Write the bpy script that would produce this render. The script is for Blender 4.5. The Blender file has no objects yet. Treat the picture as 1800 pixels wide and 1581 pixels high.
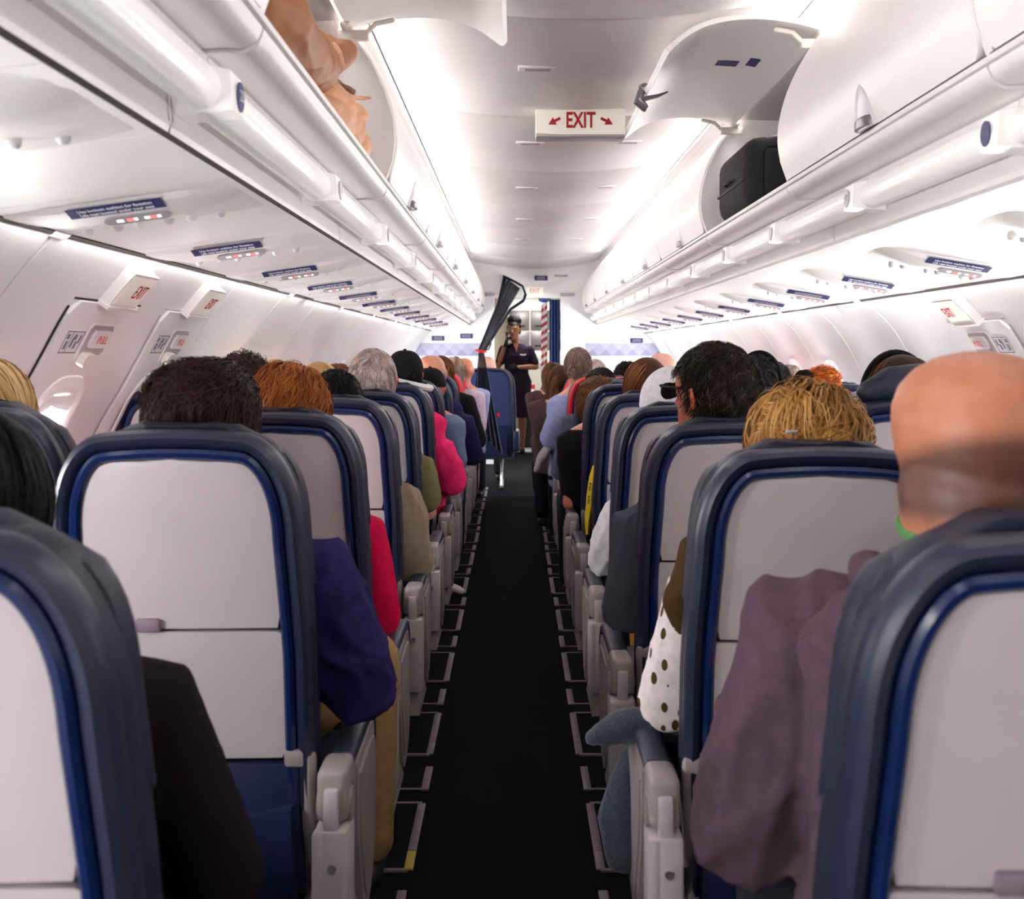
import bpy, bmesh, math, random
import numpy as np
from mathutils import Vector, Matrix

# ------------------------------------------------------------------ camera, world, light, exposure
C = bpy.context.scene.collection
SC = bpy.context.scene
PI = math.pi
R = math.radians
FPX, VX, VY, CAMX, CAMZ = 1900.0, 905.0, 620.0, 0.03, 1.32     # focal length and vanishing point in the 1800 x 1581 frame

def at(px, py, Y):
    "world point at depth Y behind a pixel of the 1800 x 1581 frame"
    return Vector(((px - VX) * Y / FPX + CAMX, Y, CAMZ - (py - VY) * Y / FPX))

cam_data = bpy.data.cameras.new('camera')
cam = bpy.data.objects.new('camera', cam_data)
C.objects.link(cam)
cam.location = (CAMX, 0, CAMZ)
cam.rotation_euler = (R(90), 0, 0)
cam_data.sensor_fit = 'HORIZONTAL'
cam_data.sensor_width = 36
cam_data.lens = 36 * FPX / 1800
cam_data.shift_x = (900 - VX) / 1800
cam_data.shift_y = (VY - 790.5) / 1800
cam_data.clip_start = 0.05
cam_data.dof.use_dof = True
cam_data.dof.focus_distance = 4.0
cam_data.dof.aperture_fstop = 6.3
SC.camera = cam

world = bpy.data.worlds.new('world')
SC.world = world
world.use_nodes = True
wb = world.node_tree.nodes['Background']
wb.inputs[0].default_value = (0.9, 0.95, 1.0, 1)
wb.inputs[1].default_value = 1.0

SC.view_settings.view_transform = 'Standard'
SC.view_settings.look = 'None'
SC.view_settings.exposure = 0.25
SC.view_settings.gamma = 1.0
SC.view_settings.use_curve_mapping = False
SC.cycles.max_bounces = 10
SC.cycles.diffuse_bounces = 6
SC.cycles.glossy_bounces = 3
SC.cycles.transmission_bounces = 4
SC.cycles.sample_clamp_indirect = 6.0
SC.cycles.use_denoising = True

CX = 0.247                                                    # centre line of ceiling and bins
def area(name, loc, direction, sx, sy, power, color=(1, 1, 1)):
    l = bpy.data.lights.new(name, 'AREA')
    l.shape = 'RECTANGLE'; l.size = sx; l.size_y = sy; l.energy = power; l.color = color
    o = bpy.data.objects.new(name, l)
    C.objects.link(o)
    o.location = loc
    d = Vector(direction).normalized()
    z = -d                                                     # lamps shine along local -Z, local Y runs along the cabin
    y = Vector((0, 1, 0)); x = y.cross(z).normalized(); y = z.cross(x)
    o.rotation_euler = Matrix((x, y, z)).transposed().to_euler()
    return o
COVE_W, SIDE_W = 10.5, 3.5
for s in (-1, 1):
    for k in range(5):                                         # fluorescent tubes in the ceiling coves above the bins
        area('cove_lamp', (CX + s * 0.735, -1.1 + 2.8 * k, 2.338), (-s * 1.0, 0, -0.42), 0.05, 2.7, COVE_W * ((0.4 if s > 0 else 0.8) if k == 0 else 0.6 if k == 4 else 1), (1.0, 0.965, 0.955))
    for k in range(4):                                         # sidewall wash lamps tucked behind the service panels
        xx = -0.955 if s < 0 else 1.535
        zz = 1.579 if s < 0 else 1.549
        area('sidewall_lamp', (xx, 0.2 + 3.3 * k, zz), (s * 0.35, 0, -1), 0.03, 3.2, SIDE_W, (1.0, 0.97, 0.97))
area('galley_lamp', (0.25, 14.3, 2.12), (0, 0, -1), 0.5, 0.9, 30, (1.0, 0.95, 0.85))

# ------------------------------------------------------------------ materials
def mat(name, col, rough=0.5, metal=0.0, var=0.06, scale=30.0, bump=0.0, bscale=300.0, sheen=0.0, spec=0.5, emit=None, estr=0.0, coat=0.0, ramp=None, stretch=None):
    m = bpy.data.materials.new(name)
    m.use_nodes = True
    nt = m.node_tree; N = nt.nodes; L = nt.links
    b = N['Principled BSDF']
    b.inputs['Roughness'].default_value = rough
    b.inputs['Metallic'].default_value = metal
    b.inputs['Specular IOR Level'].default_value = spec
    b.inputs['Coat Weight'].default_value = coat
    if sheen: b.inputs['Sheen Weight'].default_value = sheen
    tc = N.new('ShaderNodeTexCoord')
    src = tc.outputs['Object']
    if stretch:
        mp = N.new('ShaderNodeMapping'); mp.inputs['Scale'].default_value = stretch
        L.new(src, mp.inputs[0]); src = mp.outputs[0]
    nz = N.new('ShaderNodeTexNoise'); nz.inputs['Scale'].default_value = scale; nz.inputs['Detail'].default_value = 4
    L.new(src, nz.inputs['Vector'])
    rp = N.new('ShaderNodeValToRGB')
    if ramp:
        while len(rp.color_ramp.elements) < len(ramp): rp.color_ramp.elements.new(0.5)
        for e, (p, c) in zip(rp.color_ramp.elements, ramp): e.position = p; e.color = (*c, 1)
    else:
        e = rp.color_ramp.elements
        e[0].position = 0.3; e[0].color = (*[max(0, c * (1 - var)) for c in col], 1)
        e[1].position = 0.7; e[1].color = (*[min(1, c * (1 + var)) for c in col], 1)
    L.new(nz.outputs['Fac'], rp.inputs[0]); L.new(rp.outputs[0], b.inputs['Base Color'])
    if bump:
        n2 = N.new('ShaderNodeTexNoise'); n2.inputs['Scale'].default_value = bscale; n2.inputs['Detail'].default_value = 3
        L.new(src, n2.inputs['Vector'])
        bp = N.new('ShaderNodeBump'); bp.inputs['Strength'].default_value = bump; bp.inputs['Distance'].default_value = 0.004
        L.new(n2.outputs['Fac'], bp.inputs['Height']); L.new(bp.outputs[0], b.inputs['Normal'])
    if emit:
        b.inputs['Emission Color'].default_value = (*emit, 1); b.inputs['Emission Strength'].default_value = estr
    return m

def srgb(r, g, b):
    f = lambda v: (v / 255 / 12.92) if v <= 10 else ((v / 255 + 0.055) / 1.055) ** 2.4
    return (f(r), f(g), f(b))

M = {}
M['cabin'] = mat('cabin_white', srgb(238, 234, 232), 0.42, var=0.015, scale=6, bump=0.03, bscale=500)
M['bin'] = mat('bin_white', srgb(238, 234, 233), 0.35, var=0.012, scale=5)
M['wall'] = mat('sidewall_white', srgb(240, 238, 238), 0.5, var=0.012, scale=4, bump=0.03, bscale=400)
M['cream'] = mat('cream_plastic', srgb(232, 226, 214), 0.4, var=0.02)
M['gap'] = mat('gap_brown', srgb(36, 22, 20), 0.8, var=0.3, scale=60)
M['inner'] = mat('bin_inner_grey', srgb(190, 184, 186), 0.6, var=0.03, scale=20)
M['carpet'] = mat('carpet_navy', (0.01, 0.01, 0.016), 0.95, var=0.5, scale=900, bump=0.6, bscale=700, ramp=[(0.3, (0.0022, 0.002, 0.0035)), (0.62, (0.005, 0.005, 0.009)), (0.8, (0.018, 0.018, 0.034))], spec=0.1)
M['track'] = mat('track_grey', srgb(122, 104, 118), 0.5, var=0.15, scale=40)
M['track_dark'] = mat('track_dark', (0.006, 0.006, 0.008), 0.9, var=0.3, spec=0.08)
M['yellow_strip'] = mat('track_yellow', srgb(180, 160, 60), 0.6)
M['leather'] = mat('navy_leather', srgb(25, 30, 54), 0.40, var=0.1, scale=50, bump=0.12, bscale=350)
M['leather2'] = mat('navy_leather_dark', srgb(22, 27, 48), 0.48, var=0.15, scale=30, bump=0.2, bscale=200)
M['bezel'] = mat('blue_plastic', srgb(14, 32, 76), 0.2, var=0.05, scale=20)
M['red'] = mat('red_trim', srgb(205, 36, 48), 0.4, var=0.08)
M['panel'] = mat('seat_shell_grey', srgb(178, 168, 171), 0.45, var=0.02, scale=12, bump=0.05, bscale=600)
M['armgrey'] = mat('arm_grey', srgb(146, 135, 136), 0.38, var=0.03, scale=25)
M['armpad'] = mat('arm_pad_navy', srgb(34, 42, 62), 0.45, var=0.1, bump=0.1)
M['seatblue'] = mat('pocket_blue', srgb(20, 30, 68), 0.5, var=0.2, scale=25, bump=0.2, bscale=120)
M['dark'] = mat('dark_gap', (0.01, 0.009, 0.012), 0.7, var=0.2)
M['metal'] = mat('brushed_metal', srgb(190, 188, 190), 0.3, metal=0.9, var=0.06, scale=80)
M['placard'] = mat('placard_navy', srgb(42, 46, 100), 0.5, var=0.04)
M['ink'] = mat('white_ink', srgb(225, 225, 235), 0.6, var=0.01)
M['redink'] = mat('red_ink', srgb(178, 24, 34), 0.6, var=0.03)
M['palered'] = mat('pale_red_ink', srgb(214, 110, 104), 0.6, var=0.03)
M['greyink'] = mat('grey_ink', srgb(120, 112, 118), 0.6, var=0.1)
M['signgrey'] = mat('sign_grey', srgb(176, 168, 172), 0.35, var=0.03)
M['lit_red'] = mat('lit_red', (0.8, 0.1, 0.1), 0.5, emit=(1.0, 0.18, 0.14), estr=1.2)
M['lit_white'] = mat('lit_white', (0.9, 0.95, 1), 0.5, emit=(0.85, 0.93, 1.0), estr=1.1)
M['daylight'] = mat('daylight_pane', (0.9, 0.95, 1), 0.2, emit=(1.0, 0.98, 0.97), estr=82.0)
M['diffuser'] = mat('diffuser_plastic', srgb(236, 232, 230), 0.22, var=0.015, scale=20, emit=(1, 0.97, 0.95), estr=0.18)  # weak emission added as fill light below the bins; row markers share it
M['latch'] = mat('latch_grey', srgb(214, 210, 216), 0.3, var=0.02)
M['latchdark'] = mat('latch_steel', srgb(128, 120, 126), 0.3, metal=0.35, var=0.08)
M['exitsign'] = mat('exit_sign_cream', srgb(240, 236, 222), 0.4, var=0.01, emit=(1.0, 0.96, 0.86), estr=0.12)

# ------------------------------------------------------------------ mesh helpers
class MB:
    "collects vertices and faces of one mesh"
    def __init__(s): s.v = []; s.f = []
    def add(s, vs, fs):
        o = len(s.v); s.v += [tuple(p) for p in vs]; s.f += [tuple(i + o for i in q) for q in fs]; return s
    def box(s, x0, x1, y0, y1, z0, z1, bev=0.0, seg=2):
        if bev <= 0:
            vs = [(x, y, z) for x in (x0, x1) for y in (y0, y1) for z in (z0, z1)]
            return s.add(vs, [(0, 1, 3, 2), (4, 6, 7, 5), (0, 4, 5, 1), (2, 3, 7, 6), (0, 2, 6, 4), (1, 5, 7, 3)])
        bm = bmesh.new(); bmesh.ops.create_cube(bm, size=1)
        for v in bm.verts: v.co = Vector(((x0 + x1) / 2 + v.co.x * (x1 - x0), (y0 + y1) / 2 + v.co.y * (y1 - y0), (z0 + z1) / 2 + v.co.z * (z1 - z0)))
        bmesh.ops.bevel(bm, geom=list(bm.edges), offset=bev, segments=seg, affect='EDGES', profile=0.5)
        bm.verts.index_update()
        s.add([v.co[:] for v in bm.verts], [[v.index for v in f.verts] for f in bm.faces]); bm.free(); return s
    def loft(s, rings, cap=True, closed=True):
        n = len(rings[0]); vs = [p for r in rings for p in r]; fs = []
        for i in range(len(rings) - 1):
            for j in range(n if closed else n - 1):
                k = (j + 1) % n
                fs.append((i * n + j, i * n + k, (i + 1) * n + k, (i + 1) * n + j))
        if cap and closed:
            fs.append(tuple(range(n - 1, -1, -1))); fs.append(tuple(range((len(rings) - 1) * n, len(rings) * n)))
        return s.add(vs, fs)
    def tube(s, pts, rad, n=10, flat=1.0, up=None, round_ends=True):
        pts = [Vector(p) for p in pts]
        if not isinstance(rad, (list, tuple)): rad = [rad] * len(pts)
        if round_ends:
            d0 = (pts[0] - pts[1]).normalized(); d1 = (pts[-1] - pts[-2]).normalized()
            pts = [pts[0] + d0 * rad[0] * 0.85, pts[0] + d0 * rad[0] * 0.5] + pts + [pts[-1] + d1 * rad[-1] * 0.5, pts[-1] + d1 * rad[-1] * 0.85]
            rad = [rad[0] * 0.42, rad[0] * 0.84] + list(rad) + [rad[-1] * 0.84, rad[-1] * 0.42]
        rings = []; prev = None
        for i, p in enumerate(pts):
            t = (pts[min(i + 1, len(pts) - 1)] - pts[max(i - 1, 0)]).normalized()
            if prev is None:
                u = Vector(up) if up else (Vector((0, 0, 1)) if abs(t.z) < 0.8 else Vector((0, 1, 0)))
            else: u = prev
            a = (u - t * u.dot(t)).normalized(); b = t.cross(a); prev = a
            rings.append([p + a * (rad[i] * flat * math.sin(2 * PI * k / n)) + b * (rad[i] * math.cos(2 * PI * k / n)) for k in range(n)])
        return s.loft(rings)
    def ell(s, c, r, n=14, m=9, rot=None):
        c = Vector(c); rings = []
        for i in range(m + 1):
            th = PI * (i + 0.02) / (m + 0.04)
            ring = []
            for k in range(n):
                p = Vector((r[0] * math.sin(th) * math.cos(2 * PI * k / n), r[1] * math.sin(th) * math.sin(2 * PI * k / n), -r[2] * math.cos(th)))
                if rot: p = rot @ p
                ring.append(c + p)
            rings.append(ring)
        return s.loft(rings)
    def prism(s, poly, axis, a, b):
        "polygon extruded along an axis ('x': poly is (y,z); 'y': (x,z); 'z': (x,y))"
        f = {'x': lambda p, t: (t, p[0], p[1]), 'y': lambda p, t: (p[0], t, p[1]), 'z': lambda p, t: (p[0], p[1], t)}[axis]
        n = len(poly)
        s.add([f(p, a) for p in poly] + [f(p, b) for p in poly], [tuple(range(n)), tuple(range(2 * n - 1, n - 1, -1))] + [(i, (i + 1) % n, n + (i + 1) % n, n + i) for i in range(n)])
        return s
    def band(s, prof, y0, y1, th, ny=1):
        "open profile [(x,z)] swept along Y with thickness th to its left"
        P = [Vector((p[0], p[1])) for p in prof]; off = []
        for i, p in enumerate(P):
            t = (P[min(i + 1, len(P) - 1)] - P[max(i - 1, 0)]).normalized()
            off.append(p + Vector((-t.y, t.x)) * th)
        loop = P + off[::-1]
        return s.loft([[(q.x, y0 + (y1 - y0) * k / ny, q.y) for q in loop] for k in range(ny + 1)])
    def map(s, fn): s.v = [tuple(fn(Vector(p))) for p in s.v]; return s
    def mesh(s, name, m, smooth=35):
        me = bpy.data.meshes.new(name); me.from_pydata(s.v, [], s.f)
        bm = bmesh.new(); bm.from_mesh(me); bmesh.ops.recalc_face_normals(bm, faces=bm.faces); bm.to_mesh(me); bm.free()
        if m: me.materials.append(m)
        if smooth:
            me.shade_smooth(); me.set_sharp_from_angle(angle=R(smooth))
        return me
    def build(s, name, m, parent=None, smooth=35):
        return link(name, s.mesh(name, m, smooth), parent)

def link(name, data, parent=None, loc=None):
    o = bpy.data.objects.new(name, data); C.objects.link(o)
    if parent: o.parent = parent
    if loc is not None: o.location = loc
    return o
def tag(o, label, cat, group=None):
    o['label'] = label; o['category'] = cat
    if group: o['group'] = group
    return o
def thing(name, label, cat, loc=(0, 0, 0), group=None):
    o = link(name, None); o.location = loc; return tag(o, label, cat, group)
def struct(o): o['kind'] = 'structure'; return o
def stuff(o): o['kind'] = 'stuff'; return o
def kids(o): return [c for c in KIDS.get(o.name, [])]
def dup(root, loc=None):
    "copy of a thing with copies of its parts and their sub-parts"
    r = root.copy(); C.objects.link(r)
    if loc is not None: r.location = loc
    for ch in list(root.children):
        c = ch.copy(); C.objects.link(c); c.parent = r
        for g in ch.children:
            d = g.copy(); C.objects.link(d); d.parent = c
    return r
_TXT = {}
def text_mesh(s, size, m, sx=1.0, depth=0.0004, bold=0.0, res=2):
    "lettering as a flat mesh, centred, lying in local XY"
    key = (s, size, m.name, sx, bold)
    if key in _TXT: return _TXT[key]
    cu = bpy.data.curves.new('lettering', 'FONT'); cu.body = s; cu.size = size; cu.align_x = 'CENTER'; cu.align_y = 'CENTER'
    cu.extrude = depth; cu.offset = bold; cu.resolution_u = res
    o = bpy.data.objects.new('lettering', cu); C.objects.link(o)
    me = bpy.data.meshes.new_from_object(o.evaluated_get(bpy.context.evaluated_depsgraph_get()))
    bpy.data.objects.remove(o); bpy.data.curves.remove(cu)
    for v in me.vertices: v.co.x *= sx
    me.materials.clear(); me.materials.append(m)
    _TXT[key] = me
    return me
def lettering(s, size, m, M4, parent=None, sx=1.0, bold=0.0, name='lettering'):
    o = link(name, text_mesh(s, size, m, sx, bold=bold), parent)
    if parent: o.matrix_parent_inverse = Matrix.Identity(4)
    o.matrix_local = M4
    return o
def frame(o, x, y):
    "matrix with local X, Y axes along x, y at o"
    x = Vector(x).normalized(); y = Vector(y).normalized(); z = x.cross(y)
    m = Matrix((x, y, z)).transposed().to_4x4(); m.translation = o
    return m
# ------------------------------------------------------------------ cabin shell
Y0, Y1 = -2.4, 12.8
def smoothp(pts, n=4):
    "Catmull-Rom through points"
    out = []; P = [Vector(p) for p in pts]
    for i in range(len(P) - 1):
        a, b, c, d = P[max(i - 1, 0)], P[i], P[i + 1], P[min(i + 2, len(P) - 1)]
        for k in range(n):
            t = k / n
            out.append(0.5 * ((2 * b) + (c - a) * t + (2 * a - 5 * b + 4 * c - d) * t * t + (3 * b - a - 3 * c + d) * t ** 3))
    out.append(P[-1]); return out

WP = {-1: smoothp([(-0.97, 1.575), (-1.075, 1.45), (-1.16, 1.3), (-1.215, 1.2), (-1.275, 1.1), (-1.315, 1.0), (-1.345, 0.75), (-1.32, 0.4), (-1.21, 0.0)], 5),
      1: smoothp([(1.56, 1.545), (1.67, 1.435), (1.75, 1.31), (1.80, 1.2), (1.83, 1.1), (1.85, 1.0), (1.865, 0.75), (1.84, 0.4), (1.75, 0.0)], 5)}
WL = {}
for s, P in WP.items():
    d = [0.0]
    for i in range(1, len(P)): d.append(d[-1] + (P[i] - P[i - 1]).length)
    WL[s] = d
def wallpt(side, y, s, n):
    "point on a sidewall: along the cabin, down the wall from its top edge, out of the wall into the cabin"
    P, D = WP[side], WL[side]
    i = 0
    while i < len(D) - 2 and D[i + 1] < s: i += 1
    t = (s - D[i]) / (D[i + 1] - D[i]); p = P[i].lerp(P[i + 1], t); q = (P[i + 1] - P[i]).normalized()
    nrm = Vector((-q.y, q.x)) if side < 0 else Vector((q.y, -q.x))
    if nrm.x * -side < 0: nrm = -nrm
    p = p + nrm * n
    return Vector((p.x, y, p.y))
def wall_s(side, z):
    P, D = WP[side], WL[side]
    for i in range(len(P) - 1):
        if P[i].y >= z >= P[i + 1].y: return D[i] + (D[i + 1] - D[i]) * (P[i].y - z) / (P[i].y - P[i + 1].y)
    return D[-1]
def on_wall(mb, side):
    "mesh laid out as (along, down, out) bent onto the wall"
    return mb.map(lambda p: wallpt(side, p.x, p.y, p.z))
def slab(y0, y1, s0, s1, n0, n1, ns=8, r=0.0):
    "rounded rectangle slab in (along, down, out) coordinates"
    mb = MB(); rows = []
    for i in range(ns + 1):
        t = i / ns; s = s0 + (s1 - s0) * t; ins = 0
        if r > 0:
            e = min(s - s0, s1 - s)
            if e < r: ins = r - math.sqrt(max(0, r * r - (r - e) ** 2))
        rows.append((y0 + ins, y1 - ins, s))
    rings = [[(a, s, n0), (b, s, n0), (b, s, n1), (a, s, n1)] for a, b, s in rows]
    return mb.loft(rings)

# floor
fl = MB().box(-1.35, 1.9, Y0, 16.2, -0.06, 0.0).build('floor', M['carpet']); struct(fl)
for s, nm in ((-1, 'wall_left'), (1, 'wall_right')):
    w = struct(link(nm, None))
    pitch = 0.79
    k = 0; y = Y0
    total = WL[s][-1]
    while y < Y1 - 0.01:                                       # sidewall panels with recessed joints
        y2 = min(y + pitch, Y1)
        mb = MB(); rings = []
        prof = WP[s]
        for yy, n in ((y + 0.004, -0.004), (y + 0.008, 0.0), (y2 - 0.008, 0.0), (y2 - 0.004, -0.004)):
            ring = [wallpt(s, yy, d, n) for d in WL[s]] + [wallpt(s, yy, d, -0.02) for d in WL[s][::-1]]
            rings.append(ring)
        mb.loft(rings).build('wall_panel', M['wall'], w)
        y = y2
    mb = MB(); rings = []
    for yy in (Y0, Y1): rings.append([wallpt(s, yy, d, -0.02) for d in WL[s]] + [wallpt(s, yy, d, -0.05) for d in WL[s][::-1]])
    mb.loft(rings).build('backing', M['wall'], w)

# dark gap and edge trim between service panels and sidewall, in lengths
for s, nm in ((-1, 'trim_1'), (1, 'trim_2')):
    tr = struct(link(nm, None))
    gx, gz = (-0.97, 1.575) if s < 0 else (1.56, 1.545)
    yb = [Y0, -0.9, 0.7, 2.36, 4.8, 6.2, 7.6, 9.0, 10.4, 11.8, Y1]
    for a, b in zip(yb[:-1], yb[1:]):
        MB().prism([(gx - s * 0.016, gz + 0.009), (gx - s * 0.004, gz - 0.001), (gx + s * 0.02, gz + 0.006), (gx - s * 0.01, gz + 0.02)], 'y', a + 0.03, b - 0.03).build('gap_strip', M['gap'], tr, 0)
        MB().prism([(gx - s * 0.019, gz + 0.006), (gx - s * 0.003, gz - 0.006), (gx + s * 0.02, gz + 0.004), (gx - s * 0.01, gz + 0.02)], 'y', b - 0.035, b + 0.035).build('gap_clip', M['cabin'], tr, 0)

# ceiling: convex centre panels with seams
cl = struct(link('ceiling', None))
def ceil_z(u): return CAMZ + 1.0 + 0.075 * (abs(u) / 0.69) ** 2
yb = [Y0, -0.89, 0.49, 1.87, 3.25, 4.63, 6.01, 7.39, 8.77, 10.15, 11.53, Y1]
for a, b in zip(yb[:-1], yb[1:]):
    mb = MB(); us = [-0.69 + 1.38 * i / 20 for i in range(21)]; rings = []
    for yy, dz in ((a + 0.002, 0.006), (a + 0.012, 0.0), (b - 0.012, 0.0), (b - 0.002, 0.006)):
        rings.append([(CX + u, yy, ceil_z(u) + dz) for u in us] + [(CX + u, yy, ceil_z(u) + 0.03) for u in us[::-1]])
    mb.loft(rings).build('ceiling_panel', M['cabin'], cl)
MB().box(CX - 1.2, CX + 1.2, Y0, Y1, 2.47, 2.5).build('upper_shell', M['cabin'], cl)
for s in (-1, 1):                                              # cove troughs that hold the tubes
    MB().band([(CX + s * 0.70, 2.40), (CX + s * 0.74, 2.43), (CX + s * 0.79, 2.42), (CX + s * 0.80, 2.34), (CX + s * 0.77, 2.315)], Y0, Y1, -s * 0.01).build('cove_trough', M['cabin'], cl)
# aft end of the cabin, behind the viewpoint
wb_ = MB().box(-1.4, 1.95, Y0 - 0.05, Y0, 0, 2.5).build('wall_back', M['wall']); struct(wb_)

# ceiling vents
def vent(px, py, Z=1.0, w=0.10, first=[]):
    Y = Z * FPX / (VY - py); x = (px - VX) * Y / FPX + CAMX
    z = ceil_z(x - CX)
    t = thing('ceiling_vent', '', 'vent', (x, Y, z), 'ceiling vent slots')
    MB().box(-w / 2 - 0.018, w / 2 + 0.018, -0.026, 0.026, -0.007, 0.004, 0.003).build('frame', M['bin'], t)
    MB().box(-w / 2 + 0.005, w / 2 - 0.005, -0.014, 0.014, -0.0085, 0.002).build('slot', M['signgrey'], t)
    return t
VL = [(945, 121, 'nearest ceiling vent slot, ahead of the large EXIT sign'), (932, 252, 'ceiling vent slot just beyond the large EXIT sign, left'), (1103, 255, 'ceiling vent slot just beyond the large EXIT sign, under the open bin door'),
      (926, 331, 'left ceiling vent slot of the third pair'), (1064, 333, 'right ceiling vent slot of the third pair'), (922, 386, 'left ceiling vent slot of the fourth pair'), (1035, 388, 'right ceiling vent slot of the fourth pair'),
      (919, 421, 'left ceiling vent slot of the fifth pair'), (1010, 423, 'right ceiling vent slot of the fifth pair')]
for px, py, lb in VL: vent(px, py)['label'] = lb

# ------------------------------------------------------------------ overhead bins
DOOR = smoothp([(0.597, 0.515), (0.578, 0.575), (0.570, 0.635), (0.576, 0.70), (0.598, 0.78), (0.635, 0.86), (0.682, 0.935), (0.722, 0.985)], 3)
HINGE = Vector((0.722, 0.985))
BODY = [(0.600, 0.508), (0.602, 0.490), (0.610, 0.474), (0.632, 0.462), (0.660, 0.464), (0.70, 0.462), (0.732, 0.44), (0.746, 0.40), (0.742, 0.352), (0.746, 0.330)]
def uz(side, p): return (CX + side * p[0], CAMZ + p[1])
def make_bin(side, y0, y1, label, opened=False):
    b = thing('overhead_bin', label, 'overhead bin', (CX + side * 0.6, y0, CAMZ), 'overhead bins on the left' if side < 0 else 'overhead bins on the right')
    L = y1 - y0; ox = side * 0.6
    def T(p): return (side * p[0] - ox, p[1])
    MB().band([T(p) for p in BODY], 0.004, L - 0.004, side * 0.012, 1).build('light_channel', M['bin'], b)
    MB().band([T(p) for p in [(0.598, 0.512), (0.62, 0.512), (0.66, 0.518), (1.14, 0.53), (1.17, 0.6), (1.16, 0.9), (1.08, 0.985), (0.74, 0.995)]], 0.0, L, -side * 0.012, 1).build('bin_liner', M['inner'], b)
    end = [T(p) for p in [(0.606, 0.512), (0.584, 0.575), (0.577, 0.635), (0.583, 0.70), (0.606, 0.78), (0.643, 0.86), (0.69, 0.935), (0.72, 0.99), (0.78, 1.0), (1.08, 1.0), (1.17, 0.9), (1.17, 0.6), (1.14, 0.53), (0.75, 0.33), (0.742, 0.352), (0.746, 0.40), (0.735, 0.44), (0.70, 0.466)]]
    MB().prism(end, 'y', 0.0, 0.014).build('end_panel', M['bin'], b, 20)
    MB().prism(end, 'y', L - 0.014, L).build('end_panel', M['bin'], b, 20)
    rail = MB(); rail.tube([(T((0.600, 0.504))[0], 0.0, 0.504), (T((0.600, 0.504))[0], L, 0.504)], 0.008, 8, round_ends=False)
    rail.build('lip_rail', M['bin'], b)
    # joint rib of the channel
    MB().band([T((p[0], p[1] - 0.006)) for p in BODY[1:-1]], 0, 0.02, side * 0.006, 1).build('channel_rib', M['bin'], b)
    prof = []
    a = R(-68) * 1
    def rot(p):
        if not opened: return p
        d = Vector(p) - HINGE; c, s_ = math.cos(a), math.sin(a)
        return HINGE + Vector((d.x * c - d.y * s_, d.x * s_ + d.y * c))
    P = [Vector(p) for p in DOOR]; inn = []
    for i, p in enumerate(P):
        t = (P[min(i + 1, len(P) - 1)] - P[max(i - 1, 0)]).normalized(); inn.append(p + Vector((t.y, -t.x)) * 0.018)
    # door slab with rounded lower corners and a thin rolled edge
    rows = []
    n = len(P)
    tot = (P[-1] - P[0]).length
    out, inr = [], []
    ny = 10
    mb = MB(); rings = []
    for i in range(n):
        sdist = sum((P[j + 1] - P[j]).length for j in range(i))
        r = 0.05; ins = 0.006
        if sdist < r: ins += (r - math.sqrt(max(0, r * r - (r - sdist) ** 2))) * 0.6
        po, pi_ = rot(P[i]), rot(inn[i]); 
        pm = rot(P[i].lerp(inn[i], 0.25))
        xo, xi, xm = T(po), T(pi_), T(pm)
        rings.append([(xo[0], ins + 0.004, xo[1]), (xo[0], L - ins - 0.004, xo[1]), (xm[0], L - ins, xm[1]), (xi[0], L - ins, xi[1]), (xi[0], ins, xi[1]), (xm[0], ins, xm[1])])
    d = mb.loft(rings).build('bin_door', M['bin'], b)
    if not opened:
        g = [T((DOOR[0].x + 0.004, 0.5165)), T((DOOR[0].x + 0.05, 0.5165)), T((DOOR[0].x + 0.05, 0.507)), T((DOOR[0].x + 0.0, 0.507))]
        MB().prism(g, 'y', 0.01, L - 0.01).build('door_gap', M['dark'], b, 0)
    # latch handle: teardrop cover with steel paddle under it
    mid = L * 0.44
    hm = MB(); rings = []
    for i in range(7):
        t = i / 6; sidx = t * 5.0; k = int(sidx); p = P[k].lerp(P[min(k + 1, n - 1)], sidx - k); q = (P[k + 1] - P[k]).normalized(); nrm = Vector((-q.y, q.x))
        hw = 0.054 * math.sqrt(max(0.0, 1 - t ** 1.6)) + 0.004; h = 0.022 * (1 - t) + 0.003
        ring = []
        for j in range(9):
            aa = PI * j / 8
            c = rot(p + nrm * (h * math.sin(aa) - 0.002)); x = T(c)
            ring.append((x[0], mid + hw * math.cos(aa), x[1]))
        rings.append(ring)
    hm.loft(rings)
    h = hm.build('latch_handle', M['latch'], d)
    p = P[0]
    pm = MB(); rings = []
    for t, hh in ((-0.006, 0.030), (0.012, 0.030), (0.020, 0.02)):
        ring = []
        for j in range(9):
            aa = PI * j / 8; c = rot(p + Vector((-0.008 - hh * math.sin(aa) * 0.8, t + 0.004))); x = T(c)
            ring.append((x[0], mid + 0.050 * math.cos(aa), x[1]))
        rings.append(ring)
    pm.loft(rings).build('latch_paddle', M['latchdark'], d)
    if opened:
        q0 = rot(P[0]); q1 = rot(inn[0]); lp = MB()                # steel latch hanging at the free edge
        for dy_ in (-0.030, 0.018):
            a_ = T((q0.x - 0.012, q0.y)); 
            lp.tube([(T((q0.x - 0.006, 0))[0], mid + dy_, q0.y + 0.012), (T((q0.x - 0.016, 0))[0], mid + dy_, q0.y - 0.03), (T((q0.x + 0.008, 0))[0], mid + dy_ + 0.004, q0.y - 0.052)], [0.011, 0.015, 0.009], 10)
        lp.tube([(T((q0.x + 0.004, 0))[0], mid - 0.03, q0.y - 0.026), (T((q0.x + 0.05, 0))[0], mid - 0.01, q0.y - 0.012), (T((q0.x + 0.085, 0))[0], mid + 0.0, q0.y + 0.004)], [0.018, 0.014, 0.007], 10, flat=0.5)
        lp.build('latch_paddle', M['latchdark'], d)
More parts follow.
